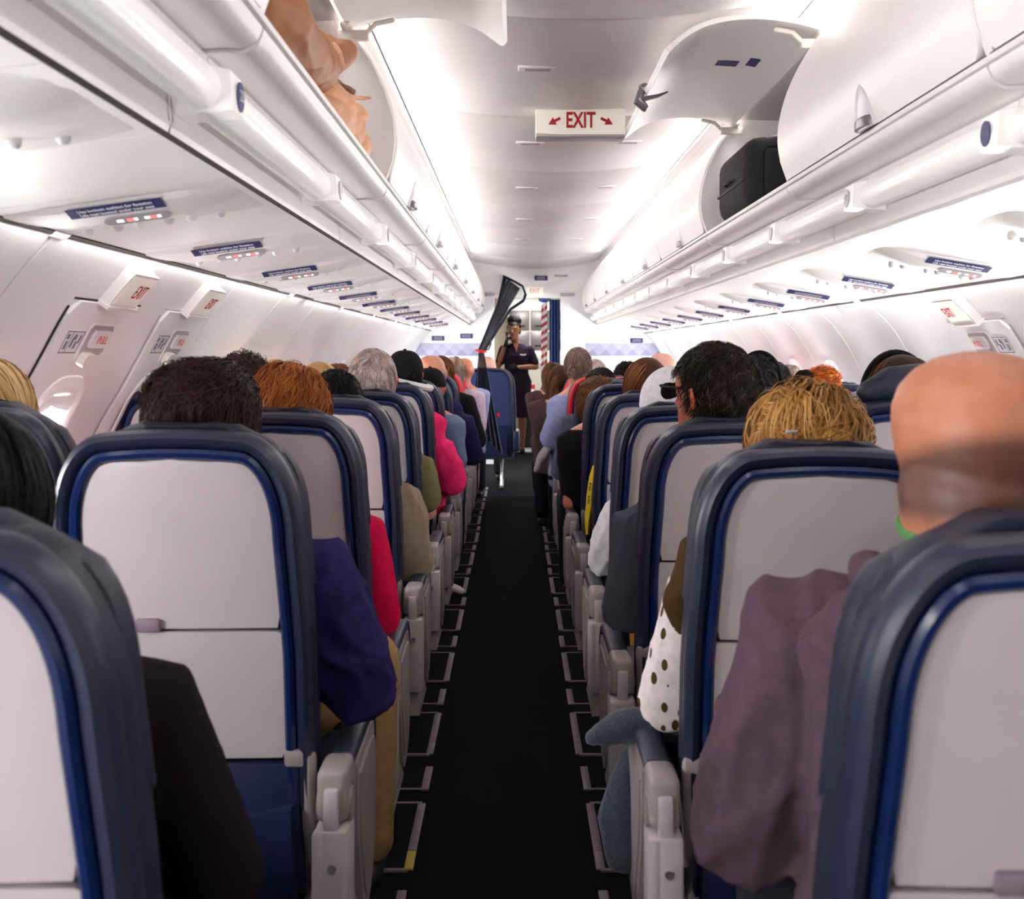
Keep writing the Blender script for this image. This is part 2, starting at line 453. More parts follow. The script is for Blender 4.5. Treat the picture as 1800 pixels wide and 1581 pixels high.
        for yy in (0.045, L - 0.045):                          # hinge brackets at both ends
            hb = MB()
            hb.box(T((0.70, 0))[0] - 0.045, T((0.70, 0))[0] + 0.05, yy - 0.012, yy + 0.012, 0.925, 0.955, 0.004)
            hb.tube([(T((0.715, 0))[0], yy - 0.026, 0.968), (T((0.715, 0))[0], yy + 0.026, 0.968)], 0.017, 12)
            hb.tube([(T((0.66, 0))[0], yy, 0.945), (T((0.63, 0))[0], yy, 0.975), (T((0.58, 0))[0], yy, 0.985)], 0.008, 8)
            hb.build('hinge_bracket', M['cream'], b)
    return b, d
ORD = ['first', 'second', 'third', 'fourth', 'fifth', 'sixth', 'seventh', 'eighth', 'ninth', 'tenth', 'eleventh', 'twelfth', 'thirteenth', 'fourteenth', 'fifteenth', 'sixteenth', 'seventeenth']
lb = [Y0, -1.11, 0.27, 1.65, 3.25] + [3.25 + 1.38 * k for k in range(1, 7)] + [12.7]
rb = [Y0, -0.89, 0.49, 1.87, 3.25, 4.63] + [4.63 + 1.38 * k for k in range(1, 6)] + [12.7]
OPEN_BIN = {}
for s, ys in ((-1, lb), (1, rb)):
    k = 0
    for a, b in zip(ys[:-1], ys[1:]):
        op = abs(a - (1.65 if s < 0 else 3.25)) < 0.01
        nm = 'left' if s < 0 else 'right'
        if op: l = 'open white overhead bin on the left holding a peach jacket' if s < 0 else 'open white overhead bin on the right holding a black suitcase'
        elif b < 1.0: l = 'closed white overhead bin on the %s, %s behind the viewpoint' % (nm, 'far' if b < -0.2 else 'just') if b < 0.6 else ''
        elif s > 0 and b < 3.3: l = 'large closed white overhead bin nearest on the right with a grey latch' if a > 1 else 'closed white overhead bin at the upper right corner of the picture'
        elif s < 0 and b < 1.7: l = 'closed white overhead bin nearest on the left, before the open one'
        else:
            l = 'closed white overhead bin, %s one beyond the open bin on the %s' % (ORD[k], nm); k += 1
        if b < -0.2 and a < -1.9: l = 'closed white overhead bin at the aft end of the cabin on the %s' % nm
        o, d = make_bin(s, a, b, l, op)
        if op: OPEN_BIN[s] = (o, d, a, b)
# stickers under the open right door
o, d, a, b = OPEN_BIN[1]
def door_inner(tt, yy, off=0.001):
    "point and tangents on the underside of the open door (tt from free edge to hinge)"
    P = [Vector(p) for p in DOOR]; i = int(tt * (len(P) - 2)); p = P[i]; q = (P[i + 1] - P[i]).normalized()
    p = p + Vector((q.y, -q.x)) * (0.018 + off)
    an = R(-68); rt = lambda v: Vector((v.x * math.cos(an) - v.y * math.sin(an), v.x * math.sin(an) + v.y * math.cos(an)))
    c = HINGE + rt(p - HINGE); t = rt(q)
    return Vector((c.x - 0.6, yy, c.y)), Vector((t.x, 0, t.y))
for tt, yy, w, h, nm in ((0.66, 0.50, 0.085, 0.055, ''), (0.84, 0.46, 0.035, 0.075, '')):
    c, t = door_inner(tt, yy)
    y = Vector((0, 1, 0)); m4 = frame(c, t, y)
    sm = MB().box(-w / 2, w / 2, -h * 0.6, h * 0.6, -0.001, 0.001).map(lambda p: m4 @ p)
    st = sm.build('sticker', M['placard'], d, 0)
    for j in range(2):
        MB().box(-w * 0.32, w * 0.32, -h * 0.3 + j * h * 0.35, -h * 0.3 + j * h * 0.35 + h * 0.07, 0.001, 0.0016).map(lambda p: m4 @ p).build('print', M['greyink'], st, 0)

# tubular light covers with row markers in the channel
def row_light(side, ya, yb_, label, num):
    t = thing('row_light', label, 'light', (CX + side * 0.70, ya, CAMZ + 0.405), 'tubular row light covers')
    L = yb_ - ya
    MB().tube([(0, 0.075, 0), (0, L - 0.012, 0)], 0.036, 16).build('diffuser', M['diffuser'], t)
    MB().box(-0.010, 0.012, 0.0, L, 0.02, 0.05).build('mount', M['bin'], t)
    MB().prism([(-side * 0.05, -0.032), (-side * 0.045, 0.030), (side * 0.032, 0.048), (side * 0.038, -0.038)], 'y', 0.0, 0.07).build('row_marker', M['diffuser'], t, 0)
    mk = [c for c in t.children if c.name.startswith('row_marker')][0]
    pl = MB(); pl.loft([[(-side * (0.0515 + 0.0) + 0, 0.046 + 0.02 * math.cos(2 * PI * k / 12) + 0.0, -0.002 + 0.024 * math.sin(2 * PI * k / 12)) for k in range(12)], [(-side * 0.049, 0.046 + 0.02 * math.cos(2 * PI * k / 12), -0.002 + 0.024 * math.sin(2 * PI * k / 12)) for k in range(12)]]).build('number_badge', M['placard'] if ya < 2 else M['signgrey'], mk, 0)
    if num:
        x = (0, -1, 0) if side > 0 else (0, 1, 0)
        lettering(num, 0.026, M['ink'], frame(Vector((-side * 0.0525, 0.046, -0.002)), x, (0, 0, 1)), mk, 0.9)
    return t
ly = [-1.4, -0.38, 0.64, 1.66, 2.64, 3.66, 4.68, 5.70, 6.72, 7.74, 8.76, 9.78, 10.8, 11.8, 12.6]
ry = [-1.4, -0.56, 0.275, 1.11, 1.945, 2.78, 3.62, 4.45, 5.285, 6.12, 6.955, 7.79, 8.625, 9.46, 10.3, 11.13, 11.96, 12.65]
for s, ys in ((-1, ly), (1, ry)):
    nv = 0
    for i in range(len(ys) - 1):
        nm = 'left' if s < 0 else 'right'
        if ys[i + 1] < 1.0: l = 'white tubular light cover above the %s seats, %s behind the viewpoint' % (nm, ORD[i])
        else: l = 'white tubular light cover under the %s bins, %s in view from the camera' % (nm, ORD[nv]); nv += 1
        row_light(s, ys[i], ys[i + 1] - 0.004, l, '23' if (s < 0 and i == 3) else ('22' if s > 0 and i == 5 else None))

# ------------------------------------------------------------------ service panels between bins and sidewalls
PSU = {-1: ((CX - 0.748, CAMZ + 0.326), (-0.955, 1.583)), 1: ((CX + 0.748, CAMZ + 0.326), (1.545, 1.553))}
for s, nm in ((-1, 'ceiling_left'), (1, 'ceiling_right')):
    r = struct(link(nm, None))
    (ax, az), (bx, bz) = PSU[s]
    y = Y0; pk = 0.79 * 0.5
    cuts = [Y0] + [Y0 + 0.06 + 0.395 * k for k in range(1, 38)] + [Y1]
    for i in range(len(cuts) - 1):
        a, b = cuts[i], cuts[i + 1]
        MB().prism([(ax, az), (bx, bz), (bx, bz + 0.015), (ax, az + 0.015)], 'y', a + 0.0015, b - 0.0015).build('service_panel', M['cabin'], r, 0)
    MB().prism([(ax, az + 0.015), (bx, bz + 0.015), (bx, bz + 0.04), (ax, az + 0.04)], 'y', Y0, Y1).build('backing', M['cabin'], r, 0)
    MB().prism([(ax - s * 0.003, az + 0.001), (ax, az + 0.0005), (ax, az + 0.03), (ax - s * 0.003, az + 0.03)], 'y', Y0, Y1).build('gap_strip', M['gap'] if s < 0 else M['signgrey'], r, 0)

def psu_frame(s, t, Y):
    (ax, az), (bx, bz) = PSU[s]
    o = Vector((ax + (bx - ax) * t, Y, az + (bz - az) * t))
    # local x always towards +X of the cabin, along the panel; y forward; z = up out of the panel back
    d = Vector((bx - ax, 0, bz - az)).normalized() * (1 if bx > ax else -1)
    return frame(o, d, (0, 1, 0))
def service_unit(s, Y, label):
    t = thing('service_unit', label, 'service unit', (0, 0, 0), 'passenger service units')
    t.matrix_world = psu_frame(s, 0.53 if s < 0 else 0.60, Y)
    W = 0.165
    # low housing: slanted aft face, long taper forward
    hb = MB()
    hb.loft([[(x * k, y, z) for x, y, z in ((-W, -0.015, 0.002), (W, -0.015, 0.002), (W * 0.86, 0.012, -0.014), (W * 0.8, 0.065, -0.034), (W * 0.8, 0.10, -0.036), (W * 0.9, 0.30, 0.002), (-W * 0.9, 0.30, 0.002), (-W * 0.8, 0.10, -0.036), (-W * 0.8, 0.065, -0.034), (-W * 0.86, 0.012, -0.014))] for k in (1.0,)], cap=False)
    hb = MB()
    prof = [(-0.004, 0.003), (0.010, -0.012), (0.060, -0.030), (0.085, -0.031), (0.14, -0.024), (0.34, 0.001)]
    rings = []
    for x, k in ((-W - 0.07, 0.0), (-W - 0.02, 0.55), (-W * 0.75, 1.0), (W * 0.75, 1.0), (W + 0.02, 0.55), (W + 0.07, 0.0)):
        rings.append([(x, y, 0.003 + (z - 0.003) * max(k, 0.02)) for y, z in prof])
    hb.loft(rings)
    hb.build('housing', M['cabin'], t, 25)
    # slanted aft face frame
    nrm = Vector((0, -0.02, -0.05)).normalized()
    fc = lambda a, off=0.001: Vector((0, 0.010 + 0.050 * a, -0.012 - 0.018 * a)) + Vector((0, -0.371, -0.928)) * off
    yd = Vector((0, -0.928, 0.371))                            # reading up the face
    m4 = frame(fc(0.10), (1, 0, 0), yd)
    pl = MB().box(-0.0925, 0.0925, -0.0165, 0.0165, 0.0, 0.0015).map(lambda p: m4 @ p).build('placard', M['placard'], t, 0)
    z_ = (m4.to_3x3() @ Vector((0, 0, 1)))
    if Y < 4.7:
        lettering('Use bottom cushion for flotation', 0.0135, M['ink'], Matrix.Translation(z_ * 0.0022) @ m4 @ Matrix.Translation((0, 0.0070, 0)), pl, 0.80, 0.0004)
        lettering('Life vest located under your seat', 0.0135, M['ink'], Matrix.Translation(z_ * 0.0022) @ m4 @ Matrix.Translation((0, -0.0075, 0)), pl, 0.80, 0.0004)
    else:
        for yy in (0.006, -0.007):
            MB().box(-0.06, 0.06, yy - 0.0025, yy + 0.0025, 0.0016, 0.0022).map(lambda p: m4 @ p).build('print', M['signgrey'], pl, 0)
    m5 = frame(fc(0.95), (1, 0, 0), yd)
    sg = MB(); ring = [(0.05 * (1 if math.cos(q) > 0 else -1) + 0.015 * math.cos(q), 0.013 * math.sin(q)) for q in [2 * PI * k / 20 for k in range(20)]]
    sg.loft([[m5 @ Vector((x + 0.025, y, 0.0)) for x, y in ring], [m5 @ Vector((x + 0.025, y, 0.0035)) for x, y in ring]])
    so = sg.build('sign_lens', M['signgrey'], t, 0)
    for x0, x1, mm in ((-0.035, -0.022, 'lit_white'), (-0.015, -0.002, 'lit_red'), (-0.001, 0.006, 'lit_white'), (0.02, 0.03, 'lit_white'), (0.032, 0.043, 'lit_red'), (0.045, 0.052, 'lit_white')):
        MB().box(x0 + 0.02, x1 + 0.02, -0.004, 0.005, 0.003, 0.0042).map(lambda p: m5 @ p).build('sign_light', M[mm], so, 0)
    for i, x in enumerate((-0.13, -0.02, 0.09)):               # air nozzles and reading lights forward of the sign
        nb = MB(); nb.tube([(x, 0.20, -0.008), (x, 0.20, -0.021)], 0.011, 14); nb.build('air_nozzle', M['bin'], t)
        lb_ = MB(); lb_.tube([(x + 0.05, 0.245, -0.004), (x + 0.05, 0.245, -0.013)], 0.011, 12); lb_.build('reading_lamp', M['latch'], t)
    return t
for s in (-1, 1):
    nm = 'left' if s < 0 else 'right'
    y = 2.07 - 0.805 if s < 0 else 2.33 - 0.805
    for k in range(13):
        service_unit(s, y + 0.805 * k, 'white service unit with navy flotation placard, %s from the camera above the %s seats' % (ORD[k], nm))
# ------------------------------------------------------------------ windows and overwing exits
def window(n, s, Y, zc=1.09, raised=0.0, parent=None):
    w = struct(link('window_%d' % n, None)) if parent is None else link('window', None, parent)
    sc = wall_s(s, zc)
    def rr(a, b, r, n_=5):
        out = []
        for cx, cy, st in ((a - r, b - r, 0), (-a + r, b - r, 90), (-a + r, -b + r, 180), (a - r, -b + r, 270)):
            for k in range(n_ + 1):
                an = R(st + 90 * k / n_); out.append((cx + r * math.cos(an), cy + r * math.sin(an)))
        return out
    rings = []
    for a, b, r, c in ((0.150, 0.200, 0.11, raised + 0.0005), (0.146, 0.196, 0.107, raised + 0.005), (0.120, 0.168, 0.088, raised + 0.004), (0.100, 0.142, 0.072, raised - 0.001 + 0.002)):
        rings.append([(Y + x, sc + y, c) for x, y in rr(a, b, r)])
    on_wall(MB().loft(rings, cap=False), s).build('window_frame', M['wall'], w)
    on_wall(MB().loft([[(Y + x, sc + y, raised + 0.0008) for x, y in rr(0.101, 0.143, 0.072)], [(Y + x, sc + y, raised + 0.0014) for x, y in rr(0.101, 0.143, 0.072)]]), s).build('pane', M['daylight'], w, 0)
    on_wall(slab(Y - 0.098, Y + 0.098, sc - 0.14, sc - 0.075, raised + 0.0016, raised + 0.004, 4, 0.03), s).build('shade', M['wall'], w)
    return w
def exit_hatch(s, ya, yb_, label, sign_label):
    t = thing('exit_hatch', label, 'emergency exit', (0, 0, 0), 'overwing exits')
    s0 = wall_s(s, 1.455 if s < 0 else 1.434); s1 = wall_s(s, 0.55)
    on_wall(slab(ya, yb_, s0, s1, 0.0, 0.010, 24, 0.03), s).build('hatch_panel', M['wall'], t)
    jb = MB()                                                    # dark joint around the hatch
    for a, b, c, d in ((ya - 0.012, ya - 0.002, s0 + 0.02, s1), (yb_ + 0.002, yb_ + 0.006, s0 + 0.02, s1), (ya, yb_, s0 - 0.006, s0 - 0.001)):
        jb2 = slab(a, b, c, d, 0.0005, 0.003, 20)
        jb.add(jb2.v, jb2.f)
    on_wall(jb, s).build('joint', M['gap'] if ya < 3 else M['signgrey'], t, 0)
    mid = (ya + yb_) / 2; hs = wall_s(s, 1.355)
    hy = mid + 0.03
    on_wall(slab(hy - 0.085, hy + 0.085, hs - 0.055, hs + 0.075, 0.010, 0.013, 8, 0.015), s).build('handle_surround', M['wall'], t)
    on_wall(slab(hy - 0.080, hy + 0.080, hs - 0.050, hs + 0.040, 0.0132, 0.0137, 8, 0.012), s).build('handle_recess', M['signgrey'], t)
    fl_ = on_wall(slab(hy - 0.055, hy + 0.065, hs - 0.035, hs + 0.015, 0.014, 0.022, 4, 0.006), s).build('handle_flap', M['cabin'], t)
    on_wall(slab(hy - 0.07, hy + 0.0, hs + 0.030, hs + 0.068, 0.014, 0.035, 5, 0.01), s).build('pull_handle', M['cream'], t)
    fr = lambda y, ss, n: frame(wallpt(s, y, ss, n), (0, 1 if s < 0 else -1, 0), wallpt(s, y, ss - 0.01, n) - wallpt(s, y, ss + 0.01, n))
    lettering('PULL', 0.034, M['palered'], fr(hy + 0.012, hs - 0.010, 0.0235), fl_, 0.9)
    dy = mid - 0.125
    pl = on_wall(slab(dy - 0.055, dy + 0.055, hs - 0.03, hs + 0.035, 0.010, 0.0115, 3), s).build('instruction_placard', M['ink'], t, 0)
    gb = MB()
    for a, b, c, d in ((-0.055, 0.055, -0.03, -0.027), (-0.055, 0.055, 0.032, 0.035), (-0.055, -0.052, -0.03, 0.035), (0.052, 0.055, -0.03, 0.035), (-0.018, -0.016, -0.03, 0.035), (-0.045, -0.03, -0.02, -0.006), (-0.04, -0.026, 0.0, 0.024), (-0.006, 0.006, -0.012, 0.018), (0.0, 0.016, -0.02, -0.004), (0.018, 0.03, 0.0, 0.022), (0.034, 0.044, -0.018, 0.006)):
        q = slab(dy + a, dy + b, hs + c, hs + d, 0.0116, 0.0121, 1); gb.add(q.v, q.f)
    stuff(on_wall(gb, s).build('print', M['greyink'], pl, 0))
    window(0, s, mid, 1.09, 0.010, t)
    # lit sign box over the hatch
    b = thing('exit_sign', sign_label, 'exit sign', (0, 0, 0), 'small exit signs over the hatches')
    z0 = wall_s(s, 1.458 if s < 0 else 1.437); z1 = wall_s(s, 1.548 if s < 0 else 1.530); y0_, y1_ = mid - 0.08, mid + 0.12
    mb = slab(y0_, y1_, z1, z0, 0.0, 0.03, 6, 0.004)
    on_wall(mb, s).build('box', M['cabin'], b)
    fc = on_wall(slab(y0_ + 0.01, y1_ - 0.01, z1 + 0.008, z0 - 0.012, 0.030, 0.0315, 3), s).build('face', M['exitsign'], b)
    on_wall(slab(y0_ - 0.01, y1_ + 0.01, z0 - 0.004, z0 + 0.006, 0.0, 0.036, 2), s).build('lip', M['cabin'], b)
    lettering('EXIT', 0.062, M['redink'], fr(mid + 0.055, (z0 + z1) / 2, 0.033), fc, 0.62, 0.0)
exit_hatch(-1, 2.70, 3.17, 'white overwing exit hatch on the left wall, nearer of two', 'small white sign box with red EXIT over the nearer left hatch')
exit_hatch(-1, 3.40, 3.87, 'white overwing exit hatch on the left wall, farther of two', 'small white sign box with red EXIT over the farther left hatch')
exit_hatch(1, 3.62, 4.09, 'white overwing exit hatch on the right wall beside the brown haired woman with a hairband', 'small white sign box with red EXIT on the right wall')
n = 1
for s in (-1, 1):
    for k in range(-3, 17):
        Y = 0.45 + 0.79 * k if s > 0 else 0.55 + 0.79 * k
        if s < 0 and 2.3 < Y < 4.2 or s > 0 and 3.3 < Y < 4.4 or s > 0 and Y < 1.4 or Y > Y1 - 0.3: continue
        window(n, s, Y); n += 1

# ------------------------------------------------------------------ large EXIT sign on the ceiling
sx0 = at(1020, 207, 4.45)
es = thing('exit_sign', 'large cream ceiling sign with red EXIT between two red arrows', 'exit sign', (0, 0, 0))
x0, xw = at(942, 207, 4.45).x, at(1099, 207, 4.45).x
zt, zb = CAMZ + 1.012, CAMZ + 0.905
mb = MB(); rings = []
for i in range(9):
    u = i / 8; x = x0 + (xw - x0) * u; sag = -0.006 * (1 - (2 * u - 1) ** 2) - 0.006 * u
    rings.append([(x, 4.45, zb + sag), (x, 4.45, zt + sag), (x, 4.54, zt + sag), (x, 4.56, zb + 0.03 + sag), (x, 4.56, zb - 0.0 + sag)])
mb.loft(rings).build('housing', M['exitsign'], es, 20)
MB().box(x0, xw, 4.448, 4.56, zb - 0.016, zb - 0.006, 0.002).build('bottom_lens', M['signgrey'], es)
xm, zm = (x0 + xw) / 2, (zt + zb) / 2 - 0.004
lettering('EXIT', 0.090, M['redink'], frame((xm, 4.4485, zm), (1, 0, 0), (0, 0, 1)), es, 0.66, 0.0022)
for sg in (-1, 1):
    am = MB(); d = Vector((sg * 0.88, -0.47)); pnt = lambda a, b: (xm + sg * 0.108 + d.x * a - d.y * b, zm - 0.002 + d.y * a + d.x * b)
    am.prism([pnt(-0.028, 0.0055), pnt(-0.002, 0.0055), pnt(-0.002, 0.017), pnt(0.028, 0), pnt(-0.002, -0.017), pnt(-0.002, -0.0055), pnt(-0.028, -0.0055)], 'y', 4.4475, 4.4497)
    am.build('arrow', M['redink'], es, 0)

# ------------------------------------------------------------------ bulkheads, doorway, header
BY = 12.8
lx, rx = at(869, 600, BY).x, at(986, 600, BY).x
bl = struct(MB().box(-1.40, lx, BY, BY + 0.07, 0, 2.45).build('wall_front_left', M['wall']))
br = struct(MB().box(rx, 1.9, BY, BY + 0.07, 0, 2.45).build('wall_front_right', M['wall']))
hz = at(900, 524, BY).z
hd = struct(MB().box(lx, rx, BY - 0.0, BY + 0.07, hz, 2.45).build('trim_3', M['cabin']))
for a, b in ((lx - 0.13, lx + 0.005), (rx - 0.005, rx + 0.16)):   # capitals beside the doorway
    MB().box(a, b, BY - 0.03, BY, hz + 0.02, hz + 0.055, 0.004).build('capital', M['signgrey'], hd)
def bulkhead_band(x0, x1, label):
    t = thing('decor_band', label, 'wall panel', (x0, BY, 1.25), 'patterned bulkhead bands')
    zt_, zb_ = at(0, 603.5, BY).z - 0, at(0, 626, BY).z
    h = zt_ - zb_
    m1, m2 = BANDM
    MB().box(0, x1 - x0, -0.006, 0, zb_ - 1.25, zt_ - 1.25).build('band_panel', m1, t, 0)
    n = int((x1 - x0) / 0.14)
    for i in range(n):
        a = (x1 - x0) * i / n; w = (x1 - x0) / n
        MB().prism([(a, zb_ - 1.25), (a + w, zb_ - 1.25), (a + w / 2, zb_ - 1.25 + h * 0.5)], 'y', -0.010, -0.005).build('triangle', m2, t, 0)
        if i < n - 1:
            MB().prism([(a + w / 2, zb_ - 1.25 + h * 0.5), (a + w, zb_ - 1.25), (a + 1.5 * w, zb_ - 1.25 + h * 0.5), (a + w, zb_ - 1.25 + h)], 'y', -0.0085, -0.005).build('diamond', m2 if False else M['band3'], t, 0)
BANDM = (mat('band_lavender', srgb(176, 176, 196), 0.6, var=0.02), mat('band_triangle', srgb(138, 138, 168), 0.6, var=0.02))
M['band3'] = mat('band_diamond', srgb(160, 160, 185), 0.6, var=0.02)
bulkhead_band(-1.28, lx - 0.16, 'lavender band of triangles on the bulkhead left of the doorway')
bulkhead_band(rx + 0.29, 1.82, 'lavender band of triangles on the bulkhead right of the doorway')
for px, py, nm in ((770, 595, 'navy placard on the left bulkhead, above the patterned band'), (820, 591, 'navy placard on the left bulkhead nearest the doorway'), (1119, 599, 'navy placard on the right bulkhead above the patterned band'), (951, 489, 'navy placard on the ceiling header over the doorway')):
    c = at(px, py, BY - 0.004)
    p = tag(MB().box(c.x - 0.075, c.x + 0.075, BY - 0.008, BY, c.z - 0.028, c.z + 0.028, 0.002).build('wall_placard', M['placard']), nm, 'placard')
    for j in range(2):
        MB().box(c.x - 0.05, c.x + 0.05, BY - 0.0095, BY - 0.008, c.z - 0.012 + 0.018 * j, c.z - 0.006 + 0.018 * j).build('print', M['signgrey'], p, 0)
c = at(940, 512, BY)
e2 = tag(MB().box(c.x - 0.10, c.x + 0.10, BY - 0.02, BY, c.z - 0.055, c.z + 0.05, 0.003).build('exit_sign', M['exitsign']), 'small pale sign with faded red EXIT over the galley doorway', 'exit sign')
lettering('EXIT', 0.075, M['palered'], frame((c.x, BY - 0.0215, c.z), (1, 0, 0), (0, 0, 1)), e2, 0.75)
c = at(986, 485, BY)
tag(MB().box(c.x - 0.08, c.x + 0.08, BY - 0.01, BY, c.z - 0.012, c.z + 0.012, 0.003).build('header_slot', M['signgrey']), 'thin grey slot on the header right of the navy placard', 'vent')

# galley beyond the doorway
struct(MB().box(-0.95, -0.90, BY + 0.07, 16.2, 0, 2.4).build('wall_galley_left', M['cream']))
struct(MB().box(1.2, 1.25, BY + 0.07, 16.2, 0, 2.4).build('wall_galley_right', M['cream']))
struct(MB().box(-0.95, 1.25, 16.1, 16.2, 0, 2.4).build('wall_front', M['cream']))
struct(MB().box(-0.95, 1.25, BY + 0.07, 16.2, 2.18, 2.24).build('ceiling_galley', M['cabin']))
gl = thing('ceiling_light', 'bright rectangular galley ceiling light beyond the doorway', 'light', (0.2, 14.4, 2.17))
MB().box(-0.34, 0.36, -0.5, 0.5, -0.03, 0.01, 0.005).build('frame', M['metal'], gl)
M['galley_light'] = mat('galley_diffuser', (0.9, 0.88, 0.8), 0.4, emit=(1, 0.96, 0.88), estr=3.0)
MB().box(-0.30, 0.32, -0.46, 0.46, -0.034, -0.02).build('diffuser', M['galley_light'], gl, 0)
M['galley_grey'] = mat('galley_grey', srgb(120, 116, 122), 0.35, metal=0.4, var=0.1, scale=12)
M['galley_dark'] = mat('galley_dark', srgb(20, 19, 22), 0.5, var=0.2)
M['galley_silver'] = mat('galley_silver', srgb(206, 206, 208), 0.3, metal=0.3, var=0.04)
g0 = at(922, 620, 14.7).x
gx1 = 1.15
cart = thing('galley_counter', 'dark galley cart base with silver worktop beyond the doorway', 'counter', (g0, 14.7, 0))
MB().box(0, gx1 - g0, 0, 0.6, 0.0, 0.60).build('base', M['galley_dark'], cart, 0)
for i in range(3):
    MB().box(0.03 + i * 0.3, 0.31 + i * 0.3, -0.015, 0.0, 0.04, 0.56, 0.008).build('cart_door', M['galley_dark'], cart)
MB().box(-0.02, gx1 - g0, -0.03, 0.6, 0.60, 0.68, 0.01).build('worktop', M['galley_silver'], cart)
cab = thing('galley_cabinet', 'grey galley cabinet with compartments behind the attendant', 'cabinet', (at(893, 0, 15.5).x, 15.45, 0))
cw = gx1 - at(893, 0, 15.5).x
MB().box(0, cw, 0.02, 0.6, 0.66, 2.15).build('body', M['galley_silver'], cab, 0)
rng = random.Random(4)
for j, (za, zb_, mm) in enumerate(((1.64, 1.92, 'galley_grey'), (1.36, 1.62, 'galley_grey'), (1.10, 1.34, 'galley_silver'))):
    for i in range(4):
        a = 0.02 + i * cw / 4
        d_ = MB().box(a, a + cw / 4 - 0.02, 0.0, 0.02, za, zb_, 0.006).build('compartment_door', M[mm], cab)
        MB().box(a + 0.06, a + cw / 4 - 0.08, -0.014, 0.0, za + 0.05, za + 0.075, 0.004).build('latch', M['galley_dark'] if j < 2 else M['metal'], d_)
fp = struct(MB().box(-0.89, 1.2, 14.25, 14.7, 0.0, 0.012).build('trim_4', mat('galley_floor', srgb(166, 170, 182), 0.5, var=0.1)))
MB().box(-0.85, 1.15, 14.62, 14.67, 0.012, 0.03).build('threshold', M['metal'], fp, 0)
# small supplies on the worktop
rnd = random.Random(2)
M['bottle_green'] = mat('bottle_dark', srgb(20, 26, 20), 0.2)
bt = thing('bottle', 'tall dark bottle with yellow label on the galley worktop', 'bottle', at(962, 680, 14.76) * 1)
bt.location.z = 0.68
MB().tube([(0, 0, 0.02), (0, 0, 0.22), (0, 0, 0.27), (0, 0, 0.36)], [0.045, 0.045, 0.018, 0.016], 12).build('glass', M['bottle_green'], bt)
MB().tube([(0, 0, 0.08), (0, 0, 0.16)], 0.0465, 12, round_ends=False).build('label', M['yellow_strip'], bt)
for i, (px, h, cc, lb_) in enumerate(((936, 0.20, srgb(170, 30, 40), 'red box standing on the galley worktop behind the attendant'), (947, 0.12, srgb(225, 225, 228), 'white carton standing on the galley worktop behind the attendant'), (954, 0.15, srgb(150, 40, 50), 'dark red can on the galley worktop beside the bottle'), (941, 0.10, srgb(200, 170, 60), 'yellow packet on the galley worktop in front of the red box'))):
    c = at(px, 0, 14.85 - 0.05 * (i == 3)); cc_ = thing(('box', 'carton', 'can', 'packet')[i], lb_, ('box', 'carton', 'can', 'packet')[i], (c.x, c.y - 0.06 * (i == 3), 0.68))
    mm = mat('supply_%d' % i, cc, 0.4)
    if i == 2:
        MB().tube([(0, 0, 0.01), (0, 0, h)], 0.032, 12, round_ends=False).build('body', mm, cc_)
        MB().tube([(0, 0, h), (0, 0, h + 0.006)], 0.028, 12, round_ends=False).build('lid', M['metal'], cc_)
    else:
        MB().box(-0.035, 0.035, -0.03, 0.03, 0, h, 0.004).build('body', mm, cc_)
        MB().box(-0.026, 0.026, -0.0315, -0.029, h * 0.3, h * 0.7).build('label', M['ink'], cc_, 0)
# striped pole and blue curtain at the right of the doorway
M['white_paint'] = mat('white_paint', srgb(226, 222, 224), 0.5)
sp = thing('striped_strap', 'red and white striped door strap hanging at the right of the doorway', 'strap', at(958, 700, 13.2))
sp.location.z = 0
zlo, zhi = at(0, 720, 13.2).z, at(0, 537, 13.2).z
nst = 27; dz = (zhi - zlo) / nst
for i in range(nst):
    for j in range(2):
        a = -0.045 + 0.038 * j; z = zlo + dz * i + (dz * 0.5 if j else 0)
        MB().loft([[(a, 0, z), (a + 0.033, 0, z + 0.03), (a + 0.033, 0, z + 0.03 + dz), (a, 0, z + dz)], [(a, 0.008, z), (a + 0.033, 0.008, z + 0.03), (a + 0.033, 0.008, z + 0.03 + dz), (a, 0.008, z + dz)]]).build('stripe', M['redink'] if i % 2 else M['white_paint'], sp, 0)
MB().box(-0.08, 0.08, -0.01, 0.02, zhi + 0.05, 2.18).build('strap_mount', M['metal'], sp, 0)
cu = MB(); n_ = 40; r1, r2 = [], []
xa, xb = at(966, 0, 13.0).x, at(984, 0, 13.0).x
pts = []
for i in range(n_ + 1):
    t = i / n_; pts.append((xa + (xb - xa) * t, 12.98 + 0.03 * math.sin(t * 22)))
cu.prism(pts + [(x, y + 0.006) for x, y in pts[::-1]], 'z', 0.05, hz - 0.01)
tag(cu.build('curtain', mat('curtain_blue', srgb(52, 78, 138), 0.8, var=0.2, scale=20)), 'blue pleated curtain gathered at the right of the doorway', 'curtain')
c = at(957, 524, 12.86)
bl_ = thing('curtain_bundle', 'shiny blue bundle tucked under the doorway header', 'bundle', (c.x, 12.98, c.z))
MB().ell((0, 0, 0), (0.07, 0.05, 0.05)).build('body', mat('bundle_blue', srgb(48, 70, 150), 0.2), bl_)
MB().tube([(-0.06, -0.04, 0.02), (0, -0.055, 0.0), (0.06, -0.04, -0.02)], 0.006, 6).build('strap', M['metal'], bl_)

